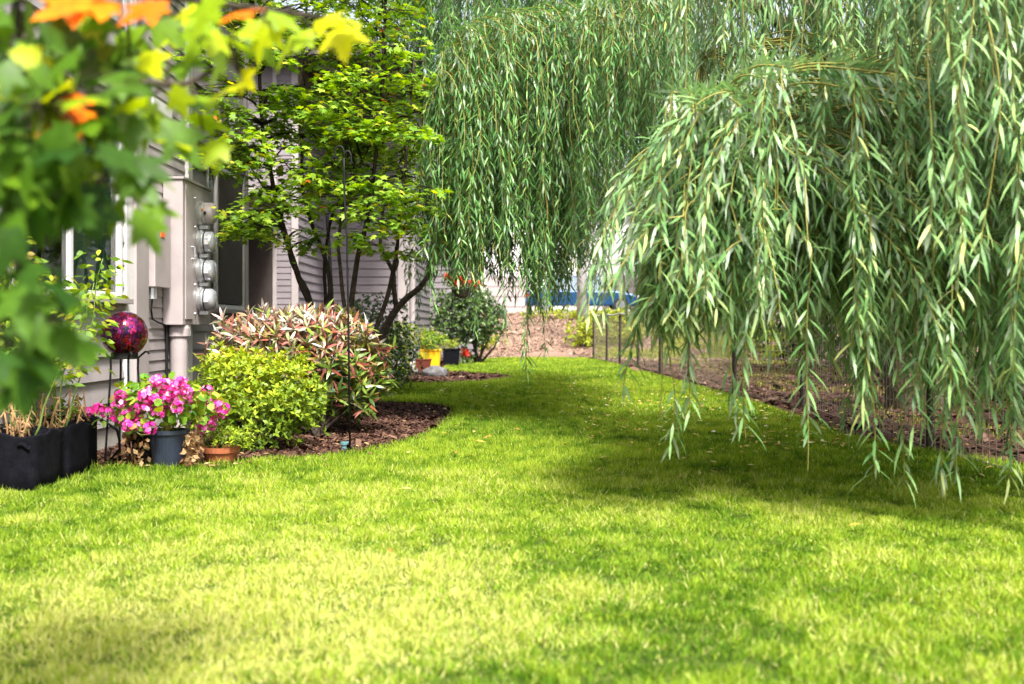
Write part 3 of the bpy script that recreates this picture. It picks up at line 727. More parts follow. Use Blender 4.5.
# azalea
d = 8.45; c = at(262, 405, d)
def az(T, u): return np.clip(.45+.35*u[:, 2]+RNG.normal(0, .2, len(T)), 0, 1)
bush('azalea_bush', 'low yellow-green azalea bush in front of the pink-tinged rhododendron', 'shrub', (c.x, d, 0),
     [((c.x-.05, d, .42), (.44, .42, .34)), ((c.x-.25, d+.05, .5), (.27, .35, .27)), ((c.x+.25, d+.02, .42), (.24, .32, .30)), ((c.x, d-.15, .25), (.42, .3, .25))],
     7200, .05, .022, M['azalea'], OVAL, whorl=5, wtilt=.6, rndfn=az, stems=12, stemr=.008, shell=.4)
# dark shrub by the far wall
c = at(380, 350, 15.5)
bush('dark_shrub', 'dark glossy evergreen shrub against the far wall under the leaning trunk', 'shrub', (c.x, 15.5, 0),
     [((c.x-.15, 15.5, .85), (.5, .5, .5)), ((c.x+.15, 15.5, .45), (.38, .45, .45)), ((c.x-.2, 15.4, .35), (.4, .4, .35))],
     7000, .055, .026, M['dshrub'], OVAL, whorl=5, stems=8)
c = at(405, 340, 18.5)
bush('dark_shrub', 'small pale-green shrub growing at the white corner board', 'shrub', (c.x, 18.5, 0),
     [((c.x, 18.5, .75), (.33, .3, .22)), ((c.x-.1, 18.5, .35), (.25, .3, .35))], 2400, .06, .025, M['tomato'], OVAL, whorl=5, stems=6)
# big rounded bush far centre
c = at(468, 330, 27)
bush('round_bush', 'large round dark green bush where the lawn narrows, right of the black planter', 'shrub', (at(478, 0, 27).x, 27, 0),
     [((c.x, 27, 1.15), (.85, .7, .78)), ((c.x-.35, 27, 1.0), (.6, .6, .6)), ((c.x+.3, 26.9, 1.1), (.55, .6, .6))], 9000, .09, .045, M['dshrub'], OVAL, whorl=5, stems=7, stemr=.03, shell=.4)

# geranium in its pot
pc = G(163, 470)
fp = thing('flower_pot', 'dark blue plastic pot holding the pink geraniums', 'flower pot', (pc[0], pc[1]+.12, 0))
q = MB(); q.lathe((pc[0], pc[1]+.12, 0), [(0, .004), (.098, 0), (.128, .225), (.138, .228), (.138, .255), (.126, .255), (.120, .22), (0, .215)], 32); q.build('pot', M['bluepot'], fp, smooth=False)
q = MB(); q.lathe((pc[0], pc[1]+.12, 0), [(0, .228), (.121, .222)], 24); q.build('soil', M['soil'], fp)
# a second, hidden black pot left of it
q2 = G(136, 468)
bp_ = thing('flower_pot', 'black plastic pot half hidden under drooping geranium leaves left of the blue pot', 'flower pot', (q2[0], q2[1]+.16, 0))
q = MB(); q.lathe((q2[0]+.02, q2[1]+.16, 0), [(0, .004), (.08, 0), (.105, .2), (.113, .2), (.113, .22), (.1, .22), (.095, .2), (0, .19)], 28); q.build('pot', M['black'], bp_)
q = MB(); q.lathe((q2[0]+.02, q2[1]+.16, 0), [(0, .2), (.096, .197)], 24); q.build('soil', M['soil'], bp_)
ROUND = ([(0, 0, 0), (.2, .45, .05), (.75, .5, .06), (1, 0, -.02), (.75, -.5, .06), (.2, -.45, .05)], [(0, 5, 4, 3, 2, 1)])
def flower_heads(parent, centres, mat, r=.04, n=16, size=.026):
    P, D, N = [], [], []
    for c in centres:
        for i in range(n):
            u = rand_dirs(1, .35)[0]
            fc = np.array(c)+u*r*random.uniform(.8, 1.1)
            s1 = np.cross(u, [0, .3, 1.0]); s1 /= np.linalg.norm(s1); s2 = np.cross(u, s1)
            for k in range(5):
                a = 2*math.pi*k/5+random.random()*.4
                P.append(fc); D.append((s1*math.cos(a)+s2*math.sin(a))+u*.25); N.append(u)
    n_ = len(P)
    rv = np.repeat(RNG.random(n_//5), 5)
    return link('blossom', leafmesh('blossom', np.array(P), np.array(D), np.array(N), size*RNG.uniform(.85, 1.1, n_), size*.8, ROUND, np.clip(rv+RNG.normal(0, .1, n_), 0, 1)), mat, parent)
dg = pc[1]+.1; c = at(160, 415, dg)
gt = bush('geranium', 'bushy geranium with clusters of bright pink flowers in the dark blue pot', 'flowers', (pc[0], pc[1]+.12, .23),
     [((c.x-.02, dg, .42), (.27, .2, .17)), ((c.x-.2, dg+.02, .40), (.17, .16, .14)), ((c.x+.2, dg, .42), (.17, .16, .14))], 470, .052, .052, M['geran'], ROUND, whorl=1, wtilt=.8, stems=16, stemr=.004, stemmat='stem')
P = []
for (px, py) in [(150, 392), (160, 385), (172, 395), (176, 388), (186, 391), (143, 400), (118, 405), (98, 410), (126, 400), (155, 405), (165, 412), (170, 400), (178, 402), (136, 415), (134, 408), (145, 410), (108, 413), (182, 383), (152, 398), (160, 398), (167, 384), (190, 397), (140, 424), (128, 425), (150, 428), (118, 418)]:
    P.append(at(px, py, dg-random.uniform(.05, .18)))
P += [q_+Vector((random.uniform(-.05, .05), random.uniform(-.08, -.01), random.uniform(-.04, .04))) for q_ in P[:14]]
flower_heads(gt, P, M['petal'], .038, 18, .0185)
g2 = bush('geranium', 'leggy geranium with pink flower heads beside the azalea, right of the blue pot', 'flowers', (G(212, 462)[0], G(212, 462)[1]+.05, .08),
     [((at(212, 415, 7.5).x, 7.5, .35), (.12, .1, .1))], 60, .05, .05, M['geran'], ROUND, stems=6, stemr=.004, stemmat='stem')
flower_heads(g2, [at(px, py, 7.5-random.uniform(0, .08)) for (px, py) in [(200, 393), (210, 398), (205, 405), (215, 408), (220, 415), (209, 417), (212, 425), (202, 428), (218, 405), (198, 400), (207, 391), (224, 409)]], M['petal'], .034, 16, .018)
# withered leaves hanging between the pots
n = 300
P = np.array([at(random.choice([random.uniform(122, 149), random.uniform(182, 203), random.uniform(183, 196)]), random.uniform(432, 465), random.uniform(7.15, 7.5)) for i in range(n)])
D = rand_dirs(n, -.8); me = leafmesh('withered_leaves', P, D, rand_dirs(n, .1), .05, .03, OVAL, RNG.random(n))
k_ = link('withered_leaves', me, M['dryleaf'], gt)
# terracotta pot
tpx = G(216, 465)
tp = thing('terracotta_pot', 'low round terracotta pot in front of the azalea', 'flower pot', (tpx[0], tpx[1]+.12, 0))
q = MB(); q.lathe((tpx[0], tpx[1]+.12, 0), [(0, .004), (.095, 0), (.118, .075), (.127, .076), (.13, .112), (.116, .112), (.112, .09), (0, .085)], 32); q.build('pot', M['terra'], tp)
q = MB(); q.lathe((tpx[0], tpx[1]+.12, 0), [(0, .098), (.113, .092)], 24); q.build('soil', M['soil'], tp)
ct = at(228, 443, 7.5)
bush('potted_plant', 'small feathery yellow-green plant growing out of the terracotta pot', 'plant', (tpx[0], tpx[1]+.12, .09),
     [((ct.x, tpx[1]+.10, .17), (.13, .12, .08)), ((ct.x+.05, tpx[1]+.1, .15), (.1, .1, .07))], 900, .035, .008, M['azalea'], LANCE, whorl=5, stems=8, stemr=.003, stemmat='stem')

# tomato plants and dried stalks in the grow bags
def tomato(cx, cy, h, label, seed, n=900):
    rr = random.Random(seed)
    t_ = thing('tomato_plant', label, 'plant', (cx, cy, .27), 'tomato plants in the grow bags')
    mb = MB(); dr_ = MB(); P = []; D = []
    for s in range(7):
        a = rr.uniform(0, 6.28); lean = rr.uniform(.02, .13); p = Vector((cx+math.cos(a)*.08, cy+math.sin(a)*.08, .26)); pts = [p.copy()]
        hh = h*rr.uniform(.65, 1)
        for k in range(9):
            p = p+Vector((math.cos(a)*lean*.25+rr.uniform(-.02, .02), math.sin(a)*lean*.25+rr.uniform(-.02, .02), hh/9)); pts.append(p.copy())
            if k > 2:
                for j in range(n//42):
                    b = rr.uniform(0, 6.28); st = rr.uniform(.02, .16); 
                    P.append(p+Vector((math.cos(b)*st, math.sin(b)*st, rr.uniform(-.08, .06)))); D.append((math.cos(b), math.sin(b), rr.uniform(-.9, .1)))
        mb.tube(pts, [.007-.0005*i for i in range(10)], 6)
    for s in range(13):
        a = rr.uniform(0, 6.28); r_ = rr.uniform(.02, .14); p = Vector((cx+math.cos(a)*r_, cy+math.sin(a)*r_, .26)); tl = Vector((rr.uniform(-.08, .08), rr.uniform(-.05, .05), rr.uniform(.08, .3)))
        dr_.tube([p, p+tl*.5+Vector((rr.uniform(-.01, .01), 0, 0)), p+tl], [.007, .006, .004], 5)
        for j in range(5):
            pp = p+tl*rr.uniform(.3, 1); dr_.tube([pp, pp+Vector((rr.uniform(-.04, .04), rr.uniform(-.03, .03), rr.uniform(-.07, .01)))], [.006, .003], 4)
    mb.build('stem', M['stem'], t_, smooth=True); dr_.build('dry_stalk', M['dry'], t_, smooth=True)
    P = np.array(P); n_ = len(P)
    link('foliage', leafmesh('foliage', P, np.array(D), rand_dirs(n_, 1.2), .075*RNG.uniform(.5, 1.2, n_), .03, LANCE, RNG.beta(2, 1.8, n_)), M['tomato'], t_)
tomato(-2.88, 6.40, 1.2, 'tall leafy tomato plant in the nearest grow bag', 3)
tomato(-2.88, 6.86, 1.15, 'tomato plant with brown withered stalks in the middle grow bag', 5)
tomato(-2.92, 7.27, .22, 'short withered tomato plant in the far grow bag beside the hoop', 9, 84)

# ---------------------------------------------------------------- shepherd's hook, leaning pole
d = 8.2; hk = thing('shepherd_hook', 'tall black double shepherd hook standing in the mulch bed', 'garden hook', (*G(350, 452), 0))
q = MB(); q.tube([at(350, 453, d), at(348.5, 330, d), at(347, 240, d), at(344.6, 200, d), at(344, 170, d), at(344, 158, d)], .008, 8); q.build('pole', M['black'], hk, smooth=True)
def hook(sgn, topy, rad):
    q = MB(); pts = [at(344, 162, d)]
    for k in range(0, 11):
        a = math.pi*k/10
        pts.append(at(344+sgn*rad*(1-math.cos(a)), topy+6-6*math.sin(a), d))
    pts.append(at(344+sgn*rad*2.05, topy+11, d)); pts.append(at(344+sgn*(rad*2+2), topy+13, d))
    q.tube(pts, .0065, 7); q.build('hook', M['black'], hk, smooth=True)
hook(-1, 146, 4.4); hook(1, 151, 3.6)
q = MB(); q.tube([at(350, 448, d), at(355, 446, d), at(355, 437, d)], .005, 6); q.build('foot_prong', M['black'], hk)
sp = thing('sprinkler_head', 'small teal plastic sprinkler at the foot of the shepherd hook', 'sprinkler', (*G(344, 453), 0))
gx, gy = G(344, 452)
q = MB(); q.lathe((gx, gy, 0), [(0, 0), (.02, 0), (.02, .05), (.028, .055), (.028, .075), (0, .08)], 14); q.build('body', M['teal'], sp)
q = MB(); q.tube([(gx, gy, .065), (gx+.05, gy, .07)], .012, 8); q.build('nozzle', M['teal'], sp)
lp = thing('leaning_pole', 'dark metal pole leaning against the far grey wall', 'pole', (*at(337, 0, 14)[:2], 0))
q = MB(); q.tube([at(338, 398, 14), at(327, 214, 14)], .022, 8); q.build('shaft', M['black'], lp)
q = MB(); q.tube([at(323, 213, 14), at(331, 213, 14)], .012, 6); q.build('crosspiece', M['black'], lp)

# ---------------------------------------------------------------- vine maples
def spline(P, k=5):
    P = [Vector(p) for p in P]; out = []
    for i in range(len(P)-1):
        p0 = P[max(i-1, 0)]; p1 = P[i]; p2 = P[i+1]; p3 = P[min(i+2, len(P)-1)]
        for q in range(k):
            t = q/k
            out.append(.5*((2*p1)+(-p0+p2)*t+(2*p0-5*p1+4*p2-p3)*t*t+(-p0+3*p1-3*p2+p3)*t**3))
    out.append(P[-1]); return out
def limb(mb, P, r0, r1, sides=8, wob=.012):
    S = spline(P, 5); n = len(S)
    S = [s+Vector((noise.noise(s*3), noise.noise(s*3+Vector((9, 0, 0))), 0))*wob*2 for s in S]
    mb.tube(S, [r0+(r1-r0)*i/(n-1) for i in range(n)], sides)
    return S
def vine_maple(label, trunks, pads, n_per, dgroup, seed):
    base = trunks[0][0][0]
    t_ = thing('vine_maple', label, 'tree', (base[0], base[1], 0), dgroup)
    ends = []
    for P, r0, r1 in trunks:
        mb = MB(); S = limb(mb, P, r0*.72, r1*.8, 9); ends += S[len(S)//3:]
        mb.build('trunk', M['bark'], t_, smooth=True)
    br = MB(); Pp, Dd, Nn = [], [], []
    for (c, rad) in pads:
        c = Vector(c); e = min(ends, key=lambda s: (s-c).length+(0 if s.z < c.z+.1 else .6))
        mid = e.lerp(c, .55)+Vector((random.uniform(-.05, .05), random.uniform(-.05, .05), .06))
        br.tube([e, e.lerp(mid, .5)+Vector((0, 0, .02)), mid, c], [.014, .011, .007, .004], 5)
        for j in range(5):
            a = random.uniform(0, 6.28); br.tube([mid.lerp(c, random.random()), c+Vector((math.cos(a)*rad*.8, math.sin(a)*rad*.8, random.uniform(-.05, .05)))], [.005, .002], 4)
        a = RNG.uniform(0, 2*np.pi, n_per); rr = rad*np.sqrt(RNG.random(n_per))
        tilt = RNG.normal(0, .18, 2)
        x = np.cos(a)*rr; y = np.sin(a)*rr
        z = -.35*rr*rr/rad+tilt[0]*x+tilt[1]*y+RNG.normal(0, .028, n_per)
        Pp.append(np.stack([c.x+x, c.y+y, c.z+z], 1))
        Dd.append(np.stack([np.cos(a)+RNG.normal(0, .7, n_per), np.sin(a)+RNG.normal(0, .7, n_per), RNG.uniform(-.7, .05, n_per)], 1))
        Nn.append(np.stack([RNG.normal(0, .35, n_per), RNG.normal(-.15, .35, n_per), np.ones(n_per)], 1))
    br.build('twigs', M['bark'], t_, smooth=True)
    P = np.concatenate(Pp); n = len(P)
    s = .08*RNG.uniform(.5, 1.15, n)
    link('crown', leafmesh('crown', P, np.concatenate(Dd), np.concatenate(Nn), s, s, VMAPLE, np.clip(RNG.normal(.5, .24, n), 0, .93)+(RNG.random(n) < .008)*.5), M['vmaple'], t_)
    return t_
def rp(px, py, d): return at(px, py, d)
d = 11.0
T1 = [([at(316, 421, d), at(315, 370, d), at(312, 318, d), at(300, 280, d-.1), at(285, 240, d-.2), at(272, 180, d-.2), at(262, 110, d-.3), at(255, 20, d-.3), at(250, -60, d-.3)], .055, .014),
      ([at(322, 421, d+.05), at(322, 350, d), at(324, 318, d), at(330, 285, d), at(322, 250, d), at(305, 200, d+.1), at(300, 120, d+.2), at(305, 20, d+.2), at(310, -50, d+.2)], .045, .012),
      ([at(314, 325, d), at(307, 290, d+.1), at(292, 262, d+.2), at(280, 215, d+.3), at(240, 150, d)], .035, .01),
      ([at(333, 421, d+.3), at(331, 340, d+.25), at(326, 300, d+.2), at(326, 250, d+.1), at(335, 210, d), at(352, 185, d-.1), at(372, 140, d), at(395, 60, d)], .03, .01)]
pads = []
rr = random.Random(4)
def padset(n, pxr, pyr, dr, fn=None):
    out = []
    while len(out) < n:
        px = rr.uniform(*pxr); py = rr.uniform(*pyr); dd = rr.uniform(*dr)
        if fn and not fn(px, py): continue
        p = at(px, py, dd)
        if p.x < WX+.25 and dd < 12.9: continue
        if 170 < px < 236 and (py > 165 or rr.random() < .3): continue
        out.append((p, rr.uniform(.16, .36)))
    return out
low1 = lambda px, py: py < np.interp(px, [180, 215, 240, 265, 290, 320, 345], [190, 215, 235, 205, 215, 200, 190])
pads = padset(150, (178, 350), (-90, 235), (9.6, 11.6), low1)
pads += [(at(255, 232, 10.3), .22), (at(275, 236, 10.4), .22), (at(305, 232, 10.5), .2), (at(236, 222, 10.4), .14), (at(312, 245, 10.6), .16), (at(245, 215, 10), .2), (at(317, 388, 10.7), .06)]
vine_maple('vine maple with twin pale-barked stems beside the house corner, lime green crown', T1, pads, 62, 'vine maples in the mulch bed', 1)
d = 10.6
T2 = [([at(352, 424, d), at(342, 380, d), at(350, 320, d), at(358, 260, d), at(370, 200, d), at(380, 120, d-.1), at(385, 20, d-.1), at(388, -60, d)], .05, .012),
      ([at(356, 424, d), at(362, 370, d), at(375, 330, d+.1), at(392, 280, d+.1), at(398, 235, d+.1), at(405, 160, d+.1), at(415, 60, d+.1)], .045, .012),
      ([at(350, 424, d), at(348, 370, d-.05), at(344, 300, d-.05), at(338, 250, d), at(345, 180, d), at(340, 80, d), at(335, -40, d)], .035, .01)]
low2 = lambda px, py: py < np.interp(px, [340, 370, 400, 430], [205, 235, 250, 230])
pads = padset(105, (338, 425), (-90, 250), (9.6, 11.8), low2)
pads += [(at(372, 245, 10.2), .2), (at(400, 252, 10.4), .18), (at(350, 238, 10.1), .16), (at(422, 205, 10.1), .2)]
vine_maple('vine maple with several dark slender stems behind the shepherd hook', T2, pads, 62, 'vine maples in the mulch bed', 2)
d = 14.2
T3 = [([at(368, 397, d), at(378, 350, d), at(393, 315, d), at(405, 300, d), at(424, 283, d), at(440, 250, d), at(470, 200, d)], .085, .03),
      ([at(397, 312, d), at(394, 290, d), at(393, 272, d), at(385, 256, d), at(380, 240, d), at(384, 190, d), at(380, 90, d)], .05, .02),
      ([at(393, 275, d), at(398, 262, d), at(397, 250, d), at(404, 200, d), at(410, 100, d)], .025, .012)]
pads = padset(70, (330, 470), (-90, 200), (13.3, 15.0))
vine_maple('vine maple with a thick dark trunk leaning to the right over the far shrub', T3, pads, 60, 'vine maples in the mulch bed', 3)

# ---------------------------------------------------------------- the weeping willow
WT = thing('willow_tree', 'big weeping willow whose leafy strands hang over the fence and lawn', 'tree', (4.6, 12.5, 0))
tb = MB(); limb(tb, [(4.6, 12.5, -.1), (4.55, 12.4, .8), (4.4, 12.2, 1.8), (4.2, 12.0, 3.0)], .36, .28, 14, .04); tb.build('trunk', M['wbark'], WT, smooth=True)
LSTAT = {'n': 0}
def strands(limb_pts, r0, r1, spec, mat, leafL, leafW, gap, seed, tw=.0034, whorl_n=1, lift=.25, turn=.28, thin=1.0, spread=(.45, 1.3)):
    """limb with strands: spec = list of (px,py,d,bottom_py) start/finish of each hanging shoot"""
    rr = random.Random(seed)
    lb = MB(); S = limb(lb, limb_pts, r0, r1, 8, .03)
    lo = lb.build('limb', M['wbark'], WT, smooth=True)
    tm = MB(); P, D, N, Rn = [], [], [], []
    for (px, py, dd, bpy_, dx, dy) in spec:
        p = at(px, py, dd); zb = at(px, bpy_, dd).z
        # side shoot from the limb to the strand's shoulder: leafy too
        e = min(S, key=lambda s: (s-p).length); pre = [p.copy()]
        if (e-p).length > .15:
            pk = e.lerp(p, .6)+Vector((0, 0, lift*(e-p).length*.5))
            pre = spline([e, pk, p], 3+int((e-p).length*5)); m0 = len(pre)
            tm.tube(pre, [.0055-(.0055-tw*1.3)*i/m0 for i in range(m0)], 4, False)
            pre = pre[len(pre)//2:]
        sd = Vector((dx, dy, 0)); q = p.copy(); step = .07
        vel = Vector((sd.x, sd.y, .15-max(0, .6-sd.length)*2.5)).normalized()
        ax_, ay_, px_, py_ = rr.uniform(.02, .09), rr.uniform(.02, .09), rr.uniform(0, 6.3), rr.uniform(0, 6.3); post = []; kk = 0; fq = rr.uniform(.25, .5)
        while q.z > max(zb, .05):
            kk += 1
            vel = (vel*(1-turn)+Vector((0, 0, -1))*turn+Vector((ax_*math.sin(kk*fq+px_), ay_*math.sin(kk*fq+py_), 0))+Vector((rr.uniform(-.04, .04), rr.uniform(-.04, .04), 0))).normalized()
            q = q+vel*step; post.append(q.copy())
            if kk > 90: break
        pts = pre+post
        if len(pts) < 3: continue
        n = len(pts); tm.tube([p.copy()]+post, [tw*(1.35-.9*i/n) for i in range(len(post)+1)], 3, False)
        # leaves alternate along the shoot
        bare = rr.uniform(0, 9); spd = rr.uniform(.7, 1.35); tot = 0; k = 0; sidea = rr.uniform(0, 6.28); young = rr.random()
        for i in range(n-1):
            seg = pts[i+1]-pts[i]; m_ = max(1, int(round(seg.length/gap*thin)))
            t = seg.normalized()
            a1 = t.cross(Vector((.13, .99, .1))); a1.normalize(); a2 = t.cross(a1)
            for j in range(m_):
                if noise.noise(Vector((bare*7, i*.22, j*.05))) < -.28 or rr.random() < .08: continue
                k += 1; sidea += 2.4+rr.uniform(-.5, .5)
                rd = a1*math.cos(sidea)+a2*math.sin(sidea)
                sp_ = rr.uniform(*spread)*spd
                dv = (t*.8+rd*sp_+Vector((0, 0, -.28))).normalized()
                P.append(pts[i]+seg*((j+rr.random())/m_)); D.append(dv)
                N.append(rd*.6-t*.5+Vector((rr.uniform(-.6, .6), rr.uniform(-.8, .3), rr.uniform(.1, 1.0))))
                Rn.append(min(1, max(0, rr.gauss(.42, .2)+.12*young+(.35 if i > n-3 else 0))))
    P = np.array(P); n = len(P); LSTAT['n'] += n
    s = np.clip(RNG.normal(.92, .2, n), .35, 1.35)
    tm.build('twigs', M['twig'], lo, smooth=True)
    link('foliage', leafmesh('foliage', P, np.array(D), np.array(N), leafL*s, leafW*RNG.uniform(.8, 1.2, n), LANCE, np.array(Rn)), mat, lo)
    return lo
def specs(n, seed, pxs, top, bot, dr, vel=.6, jit=30, frac=(.35, 1.0), power=.7, outcx=None):
    rr = random.Random(seed); out = []
    for i in range(n):
        px = rr.uniform(pxs[0], pxs[-1])
        ty = float(np.interp(px, top[0], top[1]))+rr.uniform(0, 1)**1.5*jit
        by = float(np.interp(px, bot[0], bot[1]))
        f = frac[0]+(frac[1]-frac[0])*rr.random()**power
        b = ty+(by-ty)*f
        dx = rr.uniform(-.7, .7) if outcx is None else (px-outcx)/200.0+rr.uniform(-.4, .4)
        out.append((px, ty, rr.uniform(*dr), b, dx*vel, rr.uniform(-.9, .3)*vel))
    return out
# near right mass: domed outer layer
top1 = ([650, 665, 700, 745, 790, 840, 900, 960, 1060], [200, 150, 105, 72, 55, 60, 75, 75, 50])
bot1 = ([635, 660, 680, 720, 770, 800, 850, 900, 960, 1060], [305, 325, 312, 322, 340, 395, 425, 430, 440, 452])
near_limb = [(4.2, 12.0, 3.0), (4.1, 10, 3.3), (3.6, 8, 3.0), tuple(at(960, 60, 7.4)), tuple(at(860, 85, 7.0)), tuple(at(760, 115, 6.6)), tuple(at(690, 160, 6.3))]
sp1 = specs(380, 21, (668, 1060), top1, bot1, (5.0, 6.4), .7, 190, (.12, .97), .8, outcx=800)
sp1 = [(a, b, c, d, (max(dx, -.55) if a < 780 else dx*.9), dy*.8) for a, b, c, d, dx, dy in sp1]
strands(near_limb, .042, .006, sp1, M['willow'], .14, .0150, .0178, 31, turn=.2)
rr = random.Random(77)
sp2 = [(rr.uniform(665, 750), rr.uniform(90, 230), rr.uniform(5.3, 6.1), rr.uniform(240, 340), rr.uniform(-.22, .15), rr.uniform(-.2, .3)) for i in range(90)]
sp2 += [(rr.uniform(642, 690), rr.uniform(190, 250), rr.uniform(5.4, 6.1), rr.uniform(270, 340), rr.uniform(-.12, .1), 0) for i in range(26)]
sp2 += [(662, 250, 5.6, 405, -.1, 0), (660, 240, 5.5, 440, 0, 0), (652, 240, 5.7, 375, -.1, 0), (700, 250, 5.4, 310, 0, 0), (680, 230, 5.5, 402, 0, 0), (735, 250, 5.3, 400, 0, 0), (752, 250, 5.3, 430, 0, 0), (812, 250, 5.2, 462, 0, 0), (858, 200, 5.2, 468, .1, 0), (905, 220, 5.3, 466, 0, 0), (935, 220, 5.3, 470, 0, 0), (965, 240, 5.2, 472, 0, 0), (1012, 200, 5.2, 474, 0, 0)]
strands([(4.0, 11, 3.1), (3.4, 8.4, 3.0), tuple(at(830, 60, 6.9)), tuple(at(740, 95, 6.4)), tuple(at(695, 150, 6.1))], .05, .008, sp2, M['willow'], .14, .0152, .019, 32)
sp2b = specs(110, 41, (640, 800), ([640, 665, 700, 745, 800], [205, 160, 115, 85, 72]), ([640, 700, 800], [300, 310, 330]), (5.6, 6.8), .3, 150, (.2, 1), .8)
strands([(4.0, 11, 3.2), (3.5, 8.6, 3.1), tuple(at(840, 55, 7.1)), tuple(at(750, 80, 6.7)), tuple(at(690, 130, 6.4))], .05, .008, sp2b, M['willow'], .14, .015, .019, 43)
# inner dome (behind)
sp3 = specs(170, 22, (690, 1090), ([640, 1060], [60, 40]), ([690, 760, 850, 950, 1060], [280, 310, 350, 400, 420]), (6.4, 8.0), .5, 150, (.2, 1), .8)
strands([(4.2, 12, 3.0), (4.2, 10, 3.8), tuple(at(960, -30, 7.8)), tuple(at(850, -40, 7.8)), tuple(at(740, 0, 7.8)), tuple(at(700, 60, 7.6))], .09, .012, sp3, M['willow'], .13, .015, .020, 33)
# high curtain hanging from above the frame
sp4 = specs(270, 23, (690, 1120), ([650, 1100], [-170, -190]), ([650, 700, 760, 900, 1100], [190, 180, 150, 190, 300]), (6.4, 9.0), .5, 140, (.55, 1), .7)
strands([(4.2, 12, 3.0), (4.1, 10.5, 4.6), tuple(at(900, -210, 8.2)), tuple(at(800, -230, 8.0)), tuple(at(700, -210, 8.0)), tuple(at(660, -180, 8.0))], .13, .015, sp4, M['willow'], .135, .015, .020, 34)
# nearest strands at the right edge
sp5 = specs(84, 24, (890, 1110), ([880, 1110], [-150, -180]), ([880, 940, 1000, 1110], [150, 260, 400, 470]), (4.5, 5.6), .4, 100, (.45, 1), .9)
strands([(4.2, 12, 3.0), (4.4, 9, 3.8), (3.8, 6.8, 3.6), tuple(at(1100, -200, 5.6)), tuple(at(1000, -210, 5.4)), tuple(at(900, -180, 5.3))], .1, .012, sp5, M['willow'], .14, .0155, .020, 35)
# left mass, arching from the trunk across the lawn
lim = [(4.2, 12, 3.0), (3.2, 12.3, 4.2), tuple(at(700, -10, 12.2)), tuple(at(640, 20, 12.0)), tuple(at(590, 22, 11.8)), tuple(at(540, 25, 11.6)), tuple(at(490, 45, 11.4)), tuple(at(445, 60, 11.2))]
botL = ([428, 445, 470, 500, 520, 540, 562, 578, 590, 615, 650, 690], [262, 280, 285, 276, 300, 318, 285, 255, 250, 190, 180, 220])
sp6 = specs(470, 25, (432, 583), ([430, 460, 520, 600, 690], [65, 30, 10, 10, 0]), botL, (10.0, 11.8), .55, 160, (.3, 1.0), .42)
sp6 += [(530, 120, 10.3, 372, 0, 0), (548, 120, 10.4, 352, 0, 0), (527, 120, 10.2, 345, 0, 0), (508, 150, 10.3, 330, 0, 0), (556, 120, 10.6, 325, 0, 0), (572, 90, 10.5, 290, 0, 0), (468, 90, 10.3, 330, 0, 0), (440, 90, 10.2, 300, 0, 0)]
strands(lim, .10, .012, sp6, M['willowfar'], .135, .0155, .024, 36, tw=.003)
sp6b = specs(150, 26, (583, 690), ([585, 690], [0, -10]), botL, (9.4, 11.6), .5, 90, (.4, 1), .7)
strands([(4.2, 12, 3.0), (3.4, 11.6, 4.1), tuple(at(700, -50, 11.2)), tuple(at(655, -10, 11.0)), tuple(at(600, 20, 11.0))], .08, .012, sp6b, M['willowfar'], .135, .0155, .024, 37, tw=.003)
# higher layers of the left mass, above the frame
sp7 = specs(430, 27, (400, 700), ([400, 700], [-200, -240]), ([400, 425, 700], [60, 130, 150]), (11.2, 14.0), .6, 150, (.5, 1), .6)
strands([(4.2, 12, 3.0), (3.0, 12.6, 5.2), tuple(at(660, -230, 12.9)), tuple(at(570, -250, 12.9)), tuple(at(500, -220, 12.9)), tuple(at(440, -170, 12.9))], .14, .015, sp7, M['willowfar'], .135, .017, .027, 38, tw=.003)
# far strands seen in the gap
sp8 = specs(130, 28, (574, 650), ([576, 632], [-60, -60]), ([576, 600, 606, 650], [285, 300, 215, 200]), (15, 18), .2, 100, (.6, 1), .6)
sp8 += [(s, 40, 15.5, b, 0, 0) for s, b in ((408, 330), (412, 300), (418, 345), (424, 300), (430, 290), (404, 270), (415, 270), (621, 240), (603, 250))]
strands([(4.2, 12, 3.0), (3.6, 13.5, 5.0), tuple(at(640, -120, 16.2)), tuple(at(560, -140, 16.4)), tuple(at(450, -120, 16.0)), tuple(at(410, -60, 15.6))], .10, .012, sp8, M['willowfar'], .13, .02, .033, 39, tw=.003)

